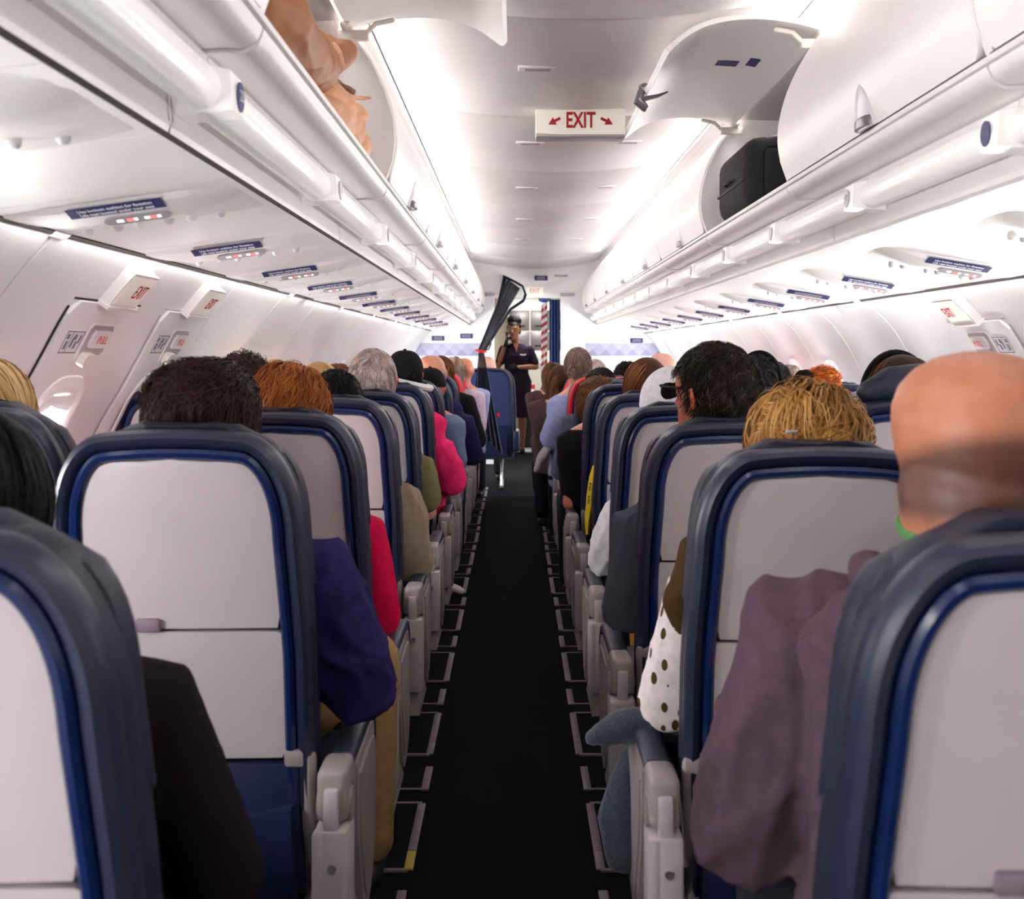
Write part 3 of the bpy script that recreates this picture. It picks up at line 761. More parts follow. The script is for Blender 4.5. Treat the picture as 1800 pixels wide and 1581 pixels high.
# ------------------------------------------------------------------ floor track covers beside the aisle
for s, nm in ((-1, 'trim_5'), (1, 'trim_6')):
    tr = struct(link(nm, None))
    for k in range(-3, 12):
        y = 1.15 + 0.79 * k + 0.02
        wob = 0.004 * ((k * 7) % 3 - 1)
        x = s * 0.245 + wob
        for a, b, mm in ((y, y + 0.10, 'track' if not (s < 0 and k == 2) else 'yellow_strip'), (y + 0.102, y + 0.40, 'track'), (y + 0.50, y + 0.68, 'track')):
            MB().box(x - 0.012, x + 0.012, a, b, 0.0, 0.007, 0.002).build('track_cover', M[mm], tr)
        for yy in (y - 0.008, y + 0.40, y + 0.50):
            MB().box(min(x, x + s * 0.11), max(x, x + s * 0.11), yy, yy + 0.012, 0.0, 0.006).build('cross_strip', M['track'], tr, 0)
        MB().box(min(x + s * 0.013, x + s * 0.10), max(x + s * 0.013, x + s * 0.10), y, y + 0.68, 0.0, 0.005).build('track_bed', M['track_dark'], tr, 0)
# ------------------------------------------------------------------ seats
ZT = 1.168                                                       # top of a seat back
LEAN = math.tan(R(11))
def half_w(z):
    "half width of the seat back outline at height z"
    d = ZT - z
    if d <= 0: return 0.118
    if d < 0.20:
        return 0.118 + 0.112 * (1 - (1 - d / 0.20) ** 2.3) ** 0.5 if d > 0 else 0.085
    if d < 0.40: return 0.230 + 0.010 * (d - 0.20) / 0.20
    return 0.240 - 0.004 * min(1, (d - 0.4) / 0.3)
def outline(inset, zbot, n=14):
    "left bottom, over the top, to right bottom; moved inwards by inset"
    zs = [zbot + (ZT - 0.20 - zbot) * i / 7 for i in range(7)] + [ZT - 0.20 * (1 - i / n) ** 1.6 for i in range(n)]
    base = [Vector((half_w(z), z)) for z in zs] + [Vector((0.118 * math.sin(a), ZT + 0.006 * math.cos(a) ** 2)) for a in [R(90 - 90 * i / 5) for i in range(6)]]
    right = []
    for i, p in enumerate(base):
        if i == len(base) - 1: t = Vector((-1, 0))
        else: t = (base[i + 1] - base[max(i - 1, 0)]).normalized()
        nrm = Vector((-t.y, t.x))
        q = p + nrm * inset
        if i == 0: q.y = zbot
        right.append(q)
    right = [Vector((max(0, p.x), p.y)) for p in right]
    left = [Vector((-p.x, p.y)) for p in right]
    return left[:-1] + [right[-1]] + right[:-1][::-1]
def lean(p): return Vector((p.x, p.y + (ZT - p.z) * LEAN, p.z))
def sweep(sections, zbot):
    "sections: [(inset, y)] swept round the outline"
    mb = MB(); rings = []
    outs = [outline(i, zbot) for i, y in sections]
    n = len(outs[0])
    for k in range(n): rings.append([(o[k].x, y, o[k].y) for o, (i, y) in zip(outs, sections)])
    return mb.loft(rings)
def sheet(inset, z0, z1, y, th=0.012, bulge=0.004, r0=0.0, n=16, r1=0.0):
    "panel inside the outline between two heights, slightly convex to the rear"
    zs = [z0 + (z1 - z0) * i / n for i in range(n + 1)]
    O = outline(inset, z0 - 0.02)
    R_ = [p for p in O if p.x >= 0]
    def w(z):
        R2 = sorted(R_, key=lambda p: p.y)
        for a, b in zip(R2[:-1], R2[1:]):
            if a.y <= z <= b.y and b.y > a.y: return a.x + (b.x - a.x) * (z - a.y) / (b.y - a.y)
        return R2[-1].x
    top = min(z1, max(p.y for p in R_))
    zs = [z0 + (top - 1e-4 - z0) * (1 - (1 - i / n) ** 1.5) for i in range(n + 1)]
    mb = MB(); nx = 8; front, back = [], []
    for z in zs:
        ww = w(z)
        if r0 and z - z0 < r0: ww -= r0 - math.sqrt(r0 * r0 - (r0 - (z - z0)) ** 2)
        if r1 and top - z < r1: ww -= r1 - math.sqrt(max(0, r1 * r1 - (r1 - (top - z)) ** 2))
        front.append([(ww * (2 * j / nx - 1), y - bulge * (1 - (2 * j / nx - 1) ** 2), z) for j in range(nx + 1)])
        back.append([(ww * (2 * j / nx - 1), y + th, z) for j in range(nx + 1)])
    rings = [f + b[::-1] for f, b in zip(front, back)]
    return mb.loft(rings)

SEATMESH = {}
def seat_meshes():
    S = SEATMESH
    S['bezel'] = sweep([(0.056, 0.012), (0.055, -0.004), (0.050, -0.010), (0.042, -0.011), (0.035, -0.006), (0.032, 0.004), (0.034, 0.016)], 0.46).map(lean).mesh('bezel', M['bezel'])
    S['rim'] = sweep([(0.036, 0.010), (0.031, -0.004), (0.024, -0.012), (0.015, -0.014), (0.006, -0.007), (0.001, 0.006), (0.0, 0.024), (0.006, 0.036), (0.03, 0.036)], 0.44).map(lean).mesh('rim', M['leather'])
    # front cushion with headrest wings
    cb = sweep([(0.02, 0.034), (0.008, 0.036), (0.003, 0.05), (0.002, 0.075), (0.010, 0.098), (0.03, 0.108), (0.08, 0.104)], 0.40)
    fill = sheet(0.078, 0.40, ZT, 0.085, 0.020, 0.0)
    cb.add(fill.v, fill.f)
    S['back_cushion'] = cb.map(lean).mesh('back_cushion', M['leather2'])
    hd = MB()                                                    # headrest: bulges out over the top and sides
    rings = []
    for i in range(13):
        z = ZT - 0.30 + 0.310 * i / 12
        w = half_w(min(z - 0.012, ZT - 0.004)) + 0.001 - (0.0 if i < 11 else 0.02 * (i - 10)); yy = 0.05; d = 0.055
        ring = []
        for k in range(20):
            a = 2 * PI * k / 20; c, s_ = math.cos(a), math.sin(a)
            ring.append((w * (abs(c) ** 0.55) * (1 if c > 0 else -1), yy + 0.03 + (0.035 + 0.014 * abs(c) ** 4) * (abs(s_) ** 0.7) * (1 if s_ > 0 else -1), z + 0.004 * math.sin(c * 7 + i)))
        rings.append(ring)
    S['headrest'] = hd.loft(rings).map(lean).mesh('headrest', M['leather2'])
    S['shell_panel'] = sheet(0.054, 0.802, ZT, 0.0, 0.012, 0.006, r0=0.008).map(lean).mesh('shell_panel', M['panel'])
    S['tray_table'] = sheet(0.050, 0.545, 0.796, -0.004, 0.016, 0.004, r0=0.012, r1=0.012).map(lean).mesh('tray_table', M['panel'])
    S['tray_latch'] = MB().box(-0.082, -0.038, -0.016, 0.0, 0.796, 0.822, 0.004).map(lean).mesh('tray_latch', M['track'])
    S['back_shell'] = sheet(0.045, 0.42, ZT, 0.014, 0.018, 0.0).map(lean).mesh('back_shell', M['dark'])
    pk = MB()
    rings = []
    for i in range(9):
        t = i / 8; z = 0.26 + 0.275 * t; b = 0.012 + 0.026 * math.sin(PI * min(1, (1 - t) * 1.05)) ** 0.8
        rings.append([(x, 0.0 - b * (1 - (x / 0.215) ** 4) + 0.003 * math.sin(31 * x + 5 * t), z) for x in [-0.205 + 0.41 * j / 10 for j in range(11)]] + [(x, 0.03, z) for x in [0.205 - 0.41 * j / 10 for j in range(11)]])
    S['pocket'] = pk.loft(rings).map(lean).mesh('pocket', M['seatblue'])
    fp = MB()
    rings = []
    for i in range(7):
        t = i / 6; z = 0.23 + 0.19 * t
        rings.append([(x, -0.045 - 0.02 * math.sin(PI * t) * (1 - (x / 0.21) ** 2), z + 0.03 * (x / 0.17) * t) for x in [-0.195 + 0.39 * j / 8 for j in range(9)]] + [(x, -0.012, z + 0.03 * (x / 0.17) * t) for x in [0.195 - 0.39 * j / 8 for j in range(9)]])
    S['pocket_flap'] = fp.loft(rings).map(lean).mesh('pocket_flap', M['seatblue'])
    for s in (-1, 1):
        ta = MB()
        ta.tube([(s * 0.222, 0.004, 0.545), (s * 0.222, -0.002, 0.40), (s * 0.222, 0.01, 0.33)], [0.017, 0.014, 0.011], 10)
        ta.box(s * 0.208 - 0.028, s * 0.208 + 0.012, -0.014, 0.014, 0.528, 0.562, 0.006)
        S['tray_arm%d' % s] = ta.map(lean).mesh('tray_arm', M['armgrey'])
    sc = MB(); rings = []
    for x, k in ((-0.232, 0.75), (-0.215, 0.95), (-0.1, 1), (0.1, 1), (0.215, 0.95), (0.232, 0.75)):
        ring = []
        for q in range(24):
            a = 2 * PI * q / 24; c, s_ = math.cos(a), math.sin(a)
            ring.append((x, 0.44 + 0.23 * k * (abs(c) ** 0.4) * (1 if c > 0 else -1), 0.37 + 0.06 * k * (abs(s_) ** 0.5) * (1 if s_ > 0 else -1)))
        rings.append(ring)
    S['seat_cushion'] = sc.loft(rings).mesh('seat_cushion', M['leather2'])
    fb = MB(); fb.tube([(-0.235, 0.34, 0.285), (0.235, 0.34, 0.285)], 0.022, 10, round_ends=False); fb.tube([(-0.235, 0.58, 0.285), (0.235, 0.58, 0.285)], 0.022, 10, round_ends=False)
    S['seat_frame'] = fb.mesh('seat_frame', M['metal'])
    for s in (-1, 1):
        lg = MB(); X = s * 0.14
        lg.tube([(X, 0.60, 0.28), (X, 0.62, 0.03)], 0.016, 8); lg.tube([(X, 0.34, 0.28), (X, 0.16, 0.03)], 0.014, 8)
        lg.box(X - 0.02, X + 0.02, 0.08, 0.68, 0.007, 0.03, 0.005)
        S['leg%d' % s] = lg.mesh('leg', M['metal'])
        # aisle armrest: body, pad, end cap, post, side panel
        a0, a1 = sorted((s * 0.254, s * 0.307))
        xo = s * 0.310
        ab = MB()
        ab.prism([(0.075, 0.505), (0.075, 0.535), (0.42, 0.535), (0.455, 0.522), (0.47, 0.49), (0.45, 0.462), (0.40, 0.452), (0.26, 0.468), (0.13, 0.455), (0.085, 0.46)], 'x', a0 + 0.006, a1 - 0.004)
        S['arm_body%d' % s] = ab.mesh('arm_body', M['armgrey'], 25)
        pd = MB(); rings = []
        for y, z, h in ((0.150, 0.531, 0.012), (0.156, 0.535, 0.016), (0.30, 0.537, 0.018), (0.42, 0.536, 0.018), (0.455, 0.525, 0.016), (0.478, 0.495, 0.014), (0.474, 0.465, 0.010)):
            rings.append([(a0 + (a1 - a0) * (0.5 + 0.5 * c), y + (0.008 if y > 0.43 else 0), z - 0.012 + (h + 0.004) * max(sn, -0.2)) for c, sn in [((1 if math.cos(q) > 0 else -1) * abs(math.cos(q)) ** 0.5, (1 if math.sin(q) > 0 else -1) * abs(math.sin(q)) ** 0.6) for q in [2 * PI * k / 16 for k in range(16)]]])
        S['arm_pad%d' % s] = pd.loft(rings).mesh('arm_pad', M['armpad'])
        ec = MB(); ec.box(a0 - 0.002, a1 + 0.002, 0.048, 0.152, 0.448, 0.545, 0.014, 3)
        S['end_cap%d' % s] = ec.mesh('end_cap', M['armgrey'])
        ci = MB(); cxm = (a0 + a1) / 2; ci.box(cxm - 0.014, cxm + 0.014, 0.036, 0.06, 0.43, 0.515, 0.006)
        S['cap_insert%d' % s] = ci.mesh('cap_insert', M['signgrey'])
        kn = MB(); kn.tube([(a0 - 0.006, 0.098, 0.468), (a1 + 0.006, 0.098, 0.468)], 0.030, 16, round_ends=False)
        S['hinge_knuckle%d' % s] = kn.mesh('hinge_knuckle', M['armgrey'])
        ps = MB(); ps.box(a0 - 0.006, a1 + 0.006, 0.030, 0.125, 0.20, 0.442, 0.010, 2)
        S['post%d' % s] = ps.mesh('post', M['panel'])
        cv = MB(); cv.box(a0 - 0.0075, cxm - 0.011, 0.0285, 0.06, 0.215, 0.438, 0.006, 2)
        S['post_cover%d' % s] = cv.mesh('post_cover', M['panel'])
        sw = MB(); sw.tube([(cxm + 0.004, 0.027, 0.375), (cxm + 0.004, 0.034, 0.375)], 0.0085, 12, round_ends=False); sw.box(cxm, cxm + 0.008, 0.0262, 0.03, 0.3745, 0.3755); sw.box(cxm + 0.0035, cxm + 0.0045, 0.0262, 0.03, 0.371, 0.379)
        S['screw%d' % s] = sw.mesh('screw', M['metal'])
        sp_ = MB(); P = [(0.20, 0.50), (0.42, 0.51), (0.46, 0.47), (0.47, 0.34), (0.455, 0.24), (0.42, 0.175), (0.37, 0.145), (0.32, 0.15), (0.285, 0.19), (0.25, 0.27), (0.21, 0.36)]
        P = [tuple(v) for v in smoothp(P + [P[0]], 3)[:-1]]
        sp_.prism(P, 'x', xo - s * 0.030, xo - s * 0.004)
        Pc = Vector((0.36, 0.34)); sp_.prism([tuple(Pc + (Vector(p) - Pc) * 0.84) for p in P], 'x', xo - s * 0.006, xo)
        S['side_panel%d' % s] = sp_.mesh('side_panel', M['armgrey'], 30)
        sh = MB(); b0, b1 = sorted((s * 0.22, s * 0.303)); sh.loft([[(b0 + 0.02, 0.12, 0.30), (b1 - 0.02, 0.12, 0.30), (b1 - 0.02, 0.26, 0.30), (b0 + 0.02, 0.26, 0.30)], [(b0, 0.05, 0.12), (b1, 0.05, 0.12), (b1, 0.34, 0.12), (b0, 0.34, 0.12)]])
        S['leg_shroud%d' % s] = sh.mesh('leg_shroud', M['armgrey'], 20)
        # plain armrest between seats
        ia = MB(); x = s * 0.240; ia.box(x - 0.018, x + 0.018, 0.10, 0.44, 0.49, 0.535, 0.010, 2)
        S['armrest%d' % s] = ia.mesh('armrest', M['armpad'])
seat_meshes()
def RY(n): return 1.15 + 0.79 * (n - 1) - (0.14 if n == 1 else 0)
SEATX = {'L2': -1.066, 'L1': -0.588, 'R1': 0.588, 'R2': 1.068, 'R3': 1.548}
SEATS = {}
def seat(row, col, label, dy=0.0, dz=0.0, red=False):
    X = SEATX[col] - (0.0 if (row, col) == (4, 'L2') else 0); Y = RY(row) + dy
    t = thing('airline_seat', label, 'seat', (X, Y, 0), 'economy cabin seats')
    S = SEATMESH
    if dz: t.scale = (1, 1, 1 + dz / ZT)
    for k in ('bezel', 'rim', 'back_cushion', 'headrest', 'back_shell', 'shell_panel', 'tray_table', 'tray_latch', 'pocket', 'pocket_flap', 'tray_arm-1', 'tray_arm1', 'seat_cushion', 'seat_frame'):
        o = link(k.rstrip('-1'), S[k], t)
        if red and k in ('rim', 'headrest'):
            o.material_slots[0].link = 'OBJECT'; o.material_slots[0].material = M['red'] if k == 'rim' else M['leather']
            o['label'] = 'red trimmed edge' if k == 'rim' else 'navy headrest'
    left = col[0] == 'L'; aisle = col in ('L1', 'R1')
    s = 1 if left else -1
    if aisle:
        a = link('armrest', S['arm_body%d' % s], t)
        for k in ('arm_pad', 'end_cap', 'cap_insert', 'hinge_knuckle', 'post', 'post_cover', 'screw', 'side_panel'):
            link(k, S['%s%d' % (k, s)], a)
        link('leg_shroud', S['leg_shroud%d' % s], t); link('leg', S['leg%d' % s], t)
        link('armrest', S['armrest%d' % -s], t)
    else:
        link('leg', S['leg%d' % -s], t)
        if col != 'R2': pass
        link('armrest', S['armrest%d' % -s], t)
    SEATS[(row, col)] = t
    return t
DZ = {(1, 'L1'): -0.016, (1, 'R1'): -0.022, (2, 'L1'): 0.008, (2, 'R1'): -0.024, (2, 'L2'): 0.045, (3, 'L2'): -0.055, (4, 'L2'): 0.03, (3, 'L1'): -0.004, (3, 'R1'): -0.030, (3, 'R2'): 0.03, (4, 'R1'): -0.025, (5, 'R1'): -0.014, (5, 'L1'): -0.008}
DYY = {(2, 'L2'): 0.13}
for row in range(0, 12):
    for col in ('L2', 'L1', 'R1', 'R2', 'R3'):
        if (row, col) == (3, 'L2') or row == 0 and col in ('L2', 'R2', 'R3', 'L1', 'R1'): continue
        pos = {'L2': 'left window', 'L1': 'left aisle', 'R1': 'right aisle', 'R2': 'right middle', 'R3': 'right window'}[col]
        red = (row >= 10 and col[0] == 'L') or (row >= 8 and col[0] == 'R')
        lb_ = 'navy %s airline seat, %s, %s row from the camera' % ('red trimmed' if red else 'pale backed', pos, ORD[row - 1])
        seat(row, col, lb_, DYY.get((row, col), 0), DZ.get((row, col), 0), red)
# first class seats ahead of the curtain: wide, navy all over
def fc_seat(X, Y, label):
    t = thing('first_class_seat', label, 'seat', (X, Y, 0), 'first class seats')
    K = 1.1
    def wide(p): return Vector((p.x * K, p.y, p.z))
    if 'fc' not in SEATMESH:
        SEATMESH['fc'] = (sweep([(0.036, 0.02), (0.03, -0.004), (0.02, -0.014), (0.008, -0.008), (0.0, 0.01), (0.0, 0.07), (0.02, 0.10), (0.08, 0.10)], 0.30).map(lean).map(wide).mesh('rim', M['leather']),
                          sheet(0.03, 0.30, ZT, -0.006, 0.03, 0.008).map(lean).map(wide).mesh('back_cover', M['fcblue']),
                          sheet(0.06, 0.30, 0.62, -0.03, 0.03, 0.02, r1=0.01).map(lean).map(wide).mesh('pocket', M['seatblue']))
    S = SEATMESH['fc']
    link('rim', S[0], t); link('back_cover', S[1], t); link('pocket', S[2], t); link('back_cushion', SEATMESH['back_cushion'], t).scale = (1.2, 1, 1)
    link('seat_cushion', SEATMESH['seat_cushion'], t).scale = (1.2, 1, 1); link('seat_frame', SEATMESH['seat_frame'], t)
    link('leg', SEATMESH['leg1'], t); link('leg', SEATMESH['leg-1'], t)
    for s in (-1, 1):
        x = s * 0.285; MB().box(x - 0.035, x + 0.035, 0.10, 0.50, 0.36, 0.56, 0.02, 3).build('armrest', M['leather'], t)
    tg = MB().box(0.10, 0.125, -0.020, -0.012, 0.70, 0.74).map(lean).build('tag', M['red'], t, 0)
    return t
M['fcblue'] = mat('first_class_blue', srgb(30, 44, 88), 0.7, var=0.15, scale=60)
fc_seat(-0.24, 10.35, 'navy first class seat with a red tag, behind the gathered mesh curtain')
fc_seat(-0.92, 10.35, 'navy first class window seat left of the gathered mesh curtain')
fc_seat(0.72, 11.1, 'navy first class seat on the right of the aisle by the bulkhead')
fc_seat(1.35, 11.1, 'navy first class window seat on the right by the bulkhead')
# ------------------------------------------------------------------ people
def skin_mat(name, rough=0.45):
    m = bpy.data.materials.new(name); m.use_nodes = True
    nt = m.node_tree; N, L = nt.nodes, nt.links; b = N['Principled BSDF']
    at_ = N.new('ShaderNodeAttribute'); at_.attribute_name = 'tint'
    nz = N.new('ShaderNodeTexNoise'); nz.inputs['Scale'].default_value = 55; nz.inputs['Detail'].default_value = 5
    tc = N.new('ShaderNodeTexCoord'); L.new(tc.outputs['Object'], nz.inputs['Vector'])
    mx = N.new('ShaderNodeMixRGB'); mx.blend_type = 'MULTIPLY'; mx.inputs[0].default_value = 0.35
    rp = N.new('ShaderNodeValToRGB'); rp.color_ramp.elements[0].position = 0.3; rp.color_ramp.elements[0].color = (0.72, 0.6, 0.55, 1); rp.color_ramp.elements[1].position = 0.65; rp.color_ramp.elements[1].color = (1, 1, 1, 1)
    L.new(nz.outputs['Fac'], rp.inputs[0]); L.new(at_.outputs['Color'], mx.inputs[1]); L.new(rp.outputs[0], mx.inputs[2]); L.new(mx.outputs[0], b.inputs['Base Color'])
    b.inputs['Roughness'].default_value = rough
    b.inputs['Subsurface Weight'].default_value = 0.08; b.inputs['Subsurface Radius'].default_value = (0.01, 0.004, 0.002); b.inputs['Subsurface Scale'].default_value = 0.6
    bp = N.new('ShaderNodeBump'); bp.inputs['Strength'].default_value = 0.15; bp.inputs['Distance'].default_value = 0.002
    n2 = N.new('ShaderNodeTexNoise'); n2.inputs['Scale'].default_value = 320; L.new(tc.outputs['Object'], n2.inputs['Vector']); L.new(n2.outputs['Fac'], bp.inputs['Height']); L.new(bp.outputs[0], b.inputs['Normal'])
    return m
M['skin'] = skin_mat('skin')
def hair_mat(name, dark, mid, light, rough=0.5):
    m = bpy.data.materials.new(name); m.use_nodes = True
    nt = m.node_tree; N, L = nt.nodes, nt.links; b = N['Principled BSDF']
    a = N.new('ShaderNodeAttribute'); a.attribute_name = 'tone'
    r = N.new('ShaderNodeValToRGB'); e = r.color_ramp.elements; e[0].position = 0.0; e[0].color = (*dark, 1); e[1].position = 1.0; e[1].color = (*light, 1)
    k = e.new(0.5); k.color = (*mid, 1)
    L.new(a.outputs['Fac'], r.inputs[0]); L.new(r.outputs[0], b.inputs['Base Color'])
    b.inputs['Roughness'].default_value = rough; b.inputs['Specular IOR Level'].default_value = 0.16
    return m
def cloth(name, rgb, rough=0.85, var=0.12, scale=40, bump=0.35, bscale=500, **k):
    return mat(name, srgb(*rgb), rough, var=var, scale=scale, bump=bump, bscale=bscale, spec=0.12, **k)

def remesh(mb, name, voxel, m, smooth=4):
    me = bpy.data.meshes.new(name); me.from_pydata(mb.v, [], mb.f)
    bm = bmesh.new(); bm.from_mesh(me); bmesh.ops.recalc_face_normals(bm, faces=bm.faces); bm.to_mesh(me); bm.free()
    o = bpy.data.objects.new(name, me)
    C.objects.link(o)
    r = o.modifiers.new('r', 'REMESH'); r.mode = 'VOXEL'; r.voxel_size = voxel; r.use_smooth_shade = True
    s = o.modifiers.new('s', 'SMOOTH'); s.iterations = smooth; s.factor = 0.5
    dg = bpy.context.evaluated_depsgraph_get()
    out = bpy.data.meshes.new_from_object(o.evaluated_get(dg), depsgraph=dg)
    bpy.data.objects.remove(o); bpy.data.meshes.remove(me)
    out.name = name
    out.materials.clear(); out.materials.append(m)
    out.shade_smooth()
    return out
def coords(me):
    a = np.empty(len(me.vertices) * 3, np.float32); me.vertices.foreach_get('co', a); return a.reshape(-1, 3)
def normals(me):
    a = np.empty(len(me.vertices) * 3, np.float32); me.vertex_normals.foreach_get('vector', a); return a.reshape(-1, 3)
def put(me, co): me.vertices.foreach_set('co', np.ascontiguousarray(co, np.float32).ravel()); me.update()
def fold(co, seed, f=18.0):
    "wrinkle field: warped ridges of several directions, each in its own patches"
    r = np.random.RandomState(seed); out = np.zeros(len(co))
    w = co + 0.035 * np.stack([np.sin(co @ r.normal(0, 11, 3) + r.rand() * 6) for _ in range(3)], 1)
    for k in range(8):
        d = r.normal(0, 1, 3); d[2] *= 0.6; d /= np.linalg.norm(d)
        patch = np.clip(np.sin(w @ r.normal(0, 9, 3) + r.rand() * 6) * 1.6, 0, 1)
        out += (1 - np.abs(np.sin(w @ d * f * (0.35 + 0.5 * r.rand()) + r.rand() * 6.28))) ** 1.6 * patch
    return out / 5 - 0.2
HEADT = [(-0.118, 0.018, 0.088, 0.056), (-0.108, 0.036, 0.094, 0.030), (-0.09, 0.047, 0.095, -0.005), (-0.07, 0.054, 0.094, -0.045), (-0.05, 0.060, 0.093, -0.066), (-0.025, 0.067, 0.091, -0.082),
         (0.0, 0.072, 0.092, -0.092), (0.03, 0.0765, 0.094, -0.098), (0.055, 0.076, 0.088, -0.098), (0.078, 0.070, 0.074, -0.088), (0.096, 0.057, 0.052, -0.070), (0.108, 0.038, 0.026, -0.046), (0.114, 0.016, 0.0, -0.022)]
def head_matrix(h, yaw=0.0, tilt=0.0, pitch=0.0, k=1.0):
    return Matrix.Translation(h) @ Matrix.Rotation(yaw, 4, 'Z') @ Matrix.Rotation(tilt, 4, 'Y') @ Matrix.Rotation(pitch, 4, 'X') @ Matrix.Scale(k, 4)
def add_head(mb, H, wide=1.0):
    rings = []
    for z, w, yf, yb in HEADT:
        n = 20; ring = []
        cy, d = (yf + yb) / 2, (yf - yb) / 2
        for k in range(n):
            a = 2 * PI * k / n; c, s_ = math.cos(a), math.sin(a)
            e = 0.85
            ring.append(H @ Vector((wide * w * (abs(c) ** e) * (1 if c > 0 else -1), cy + d * (abs(s_) ** e) * (1 if s_ > 0 else -1), z)))
        rings.append(ring)
    mb.loft(rings)
    for s in (-1, 1):                                             # ears: shell with a rim and lobe
        rt = (H.to_3x3().normalized() @ Matrix.Rotation(R(-18) * 1, 3, 'X') @ Matrix.Rotation(s * R(28), 3, 'Z'))
        k = H.to_scale()[0]
        mb.ell(H @ Vector((s * wide * 0.083, -0.006, -0.002)), (0.008 * k, 0.018 * k, 0.032 * k), 10, 7, rt)
        mb.ell(H @ Vector((s * wide * 0.078, 0.002, -0.026)), (0.007 * k, 0.010 * k, 0.011 * k), 8, 6, rt)
        mb.tube([H @ Vector((s * wide * 0.080, 0.010, -0.004)), H @ Vector((s * wide * 0.088, 0.000, 0.024)), H @ Vector((s * wide * 0.094, -0.018, 0.022)), H @ Vector((s * wide * 0.094, -0.022, 0.0)), H @ Vector((s * wide * 0.086, -0.010, -0.024))], 0.0048 * k, 6)
    # nose, brow, lips, chin
    P = lambda x, y, z: H @ Vector((x, y, z))
    k = H.to_scale()[0]
    mb.tube([P(0, 0.090, 0.028), P(0, 0.102, 0.004), P(0, 0.112, -0.018)], [0.009 * k, 0.011 * k, 0.014 * k], 8)
    for s in (-1, 1):
        mb.ell(P(s * 0.012, 0.100, -0.022), (0.009 * k, 0.010 * k, 0.008 * k), 8, 6)
        mb.tube([P(s * 0.012, 0.094, 0.033), P(s * 0.035, 0.088, 0.038), P(s * 0.055, 0.070, 0.030)], 0.007 * k, 6)
    mb.tube([P(-0.020, 0.094, -0.046), P(0, 0.101, -0.0435), P(0.020, 0.094, -0.046)], [0.004 * k, 0.0065 * k, 0.004 * k], 6)
    mb.tube([P(-0.018, 0.093, -0.055), P(0, 0.099, -0.057), P(0.018, 0.093, -0.055)], [0.004 * k, 0.0075 * k, 0.004 * k], 6)
    mb.ell(P(0, 0.084, -0.098), (0.022 * k, 0.016 * k, 0.016 * k), 10, 7)

def add_hand(mb, wrist, direction, palm, curl=0.5, s=1, k=1.0):
    "palm, four fingers and a thumb from the wrist; palm = palm normal"
    d = Vector(direction).normalized(); n = Vector(palm); n = (n - d * n.dot(d)).normalized(); w = d.cross(n) * s
    W = Vector(wrist)
    rings = []
    for t, hw, hh in ((-0.01, 0.024, 0.018), (0.02, 0.032, 0.017), (0.05, 0.041, 0.015), (0.085, 0.042, 0.013), (0.098, 0.038, 0.010)):
        rings.append([W + d * (t * k) + w * (hw * k * math.cos(a)) + n * (hh * k * math.sin(a)) for a in [2 * PI * q / 12 for q in range(12)]])
    mb.loft(rings)
    for i, (off, L, r) in enumerate(((-0.031, 0.066, 0.0085), (-0.010, 0.078, 0.009), (0.011, 0.072, 0.0088), (0.030, 0.056, 0.0078))):
        p = W + d * (0.085 * k) + w * (off * k); pts = [p]; a = 0.15; dd = d
        for f in (0.45, 0.32, 0.23):
            a += curl * 0.75; v = (d * math.cos(a) + n * math.sin(a)); p = p + v * (L * f * k); pts.append(p)
        mb.tube(pts, [r * k, r * 0.97 * k, r * 0.9 * k, r * 0.8 * k], 8)
    p = W + d * (0.025 * k) - w * (0.028 * k)
    mb.tube([p, p + (d * 0.6 - w * 0.7 + n * 0.2).normalized() * 0.036 * k, p + (d * 0.6 - w * 0.7 + n * 0.2).normalized() * 0.036 * k + (d * 0.85 - w * 0.2 + n * (0.2 + 0.5 * curl)).normalized() * 0.032 * k], [0.0125 * k, 0.0105 * k, 0.0085 * k], 8)

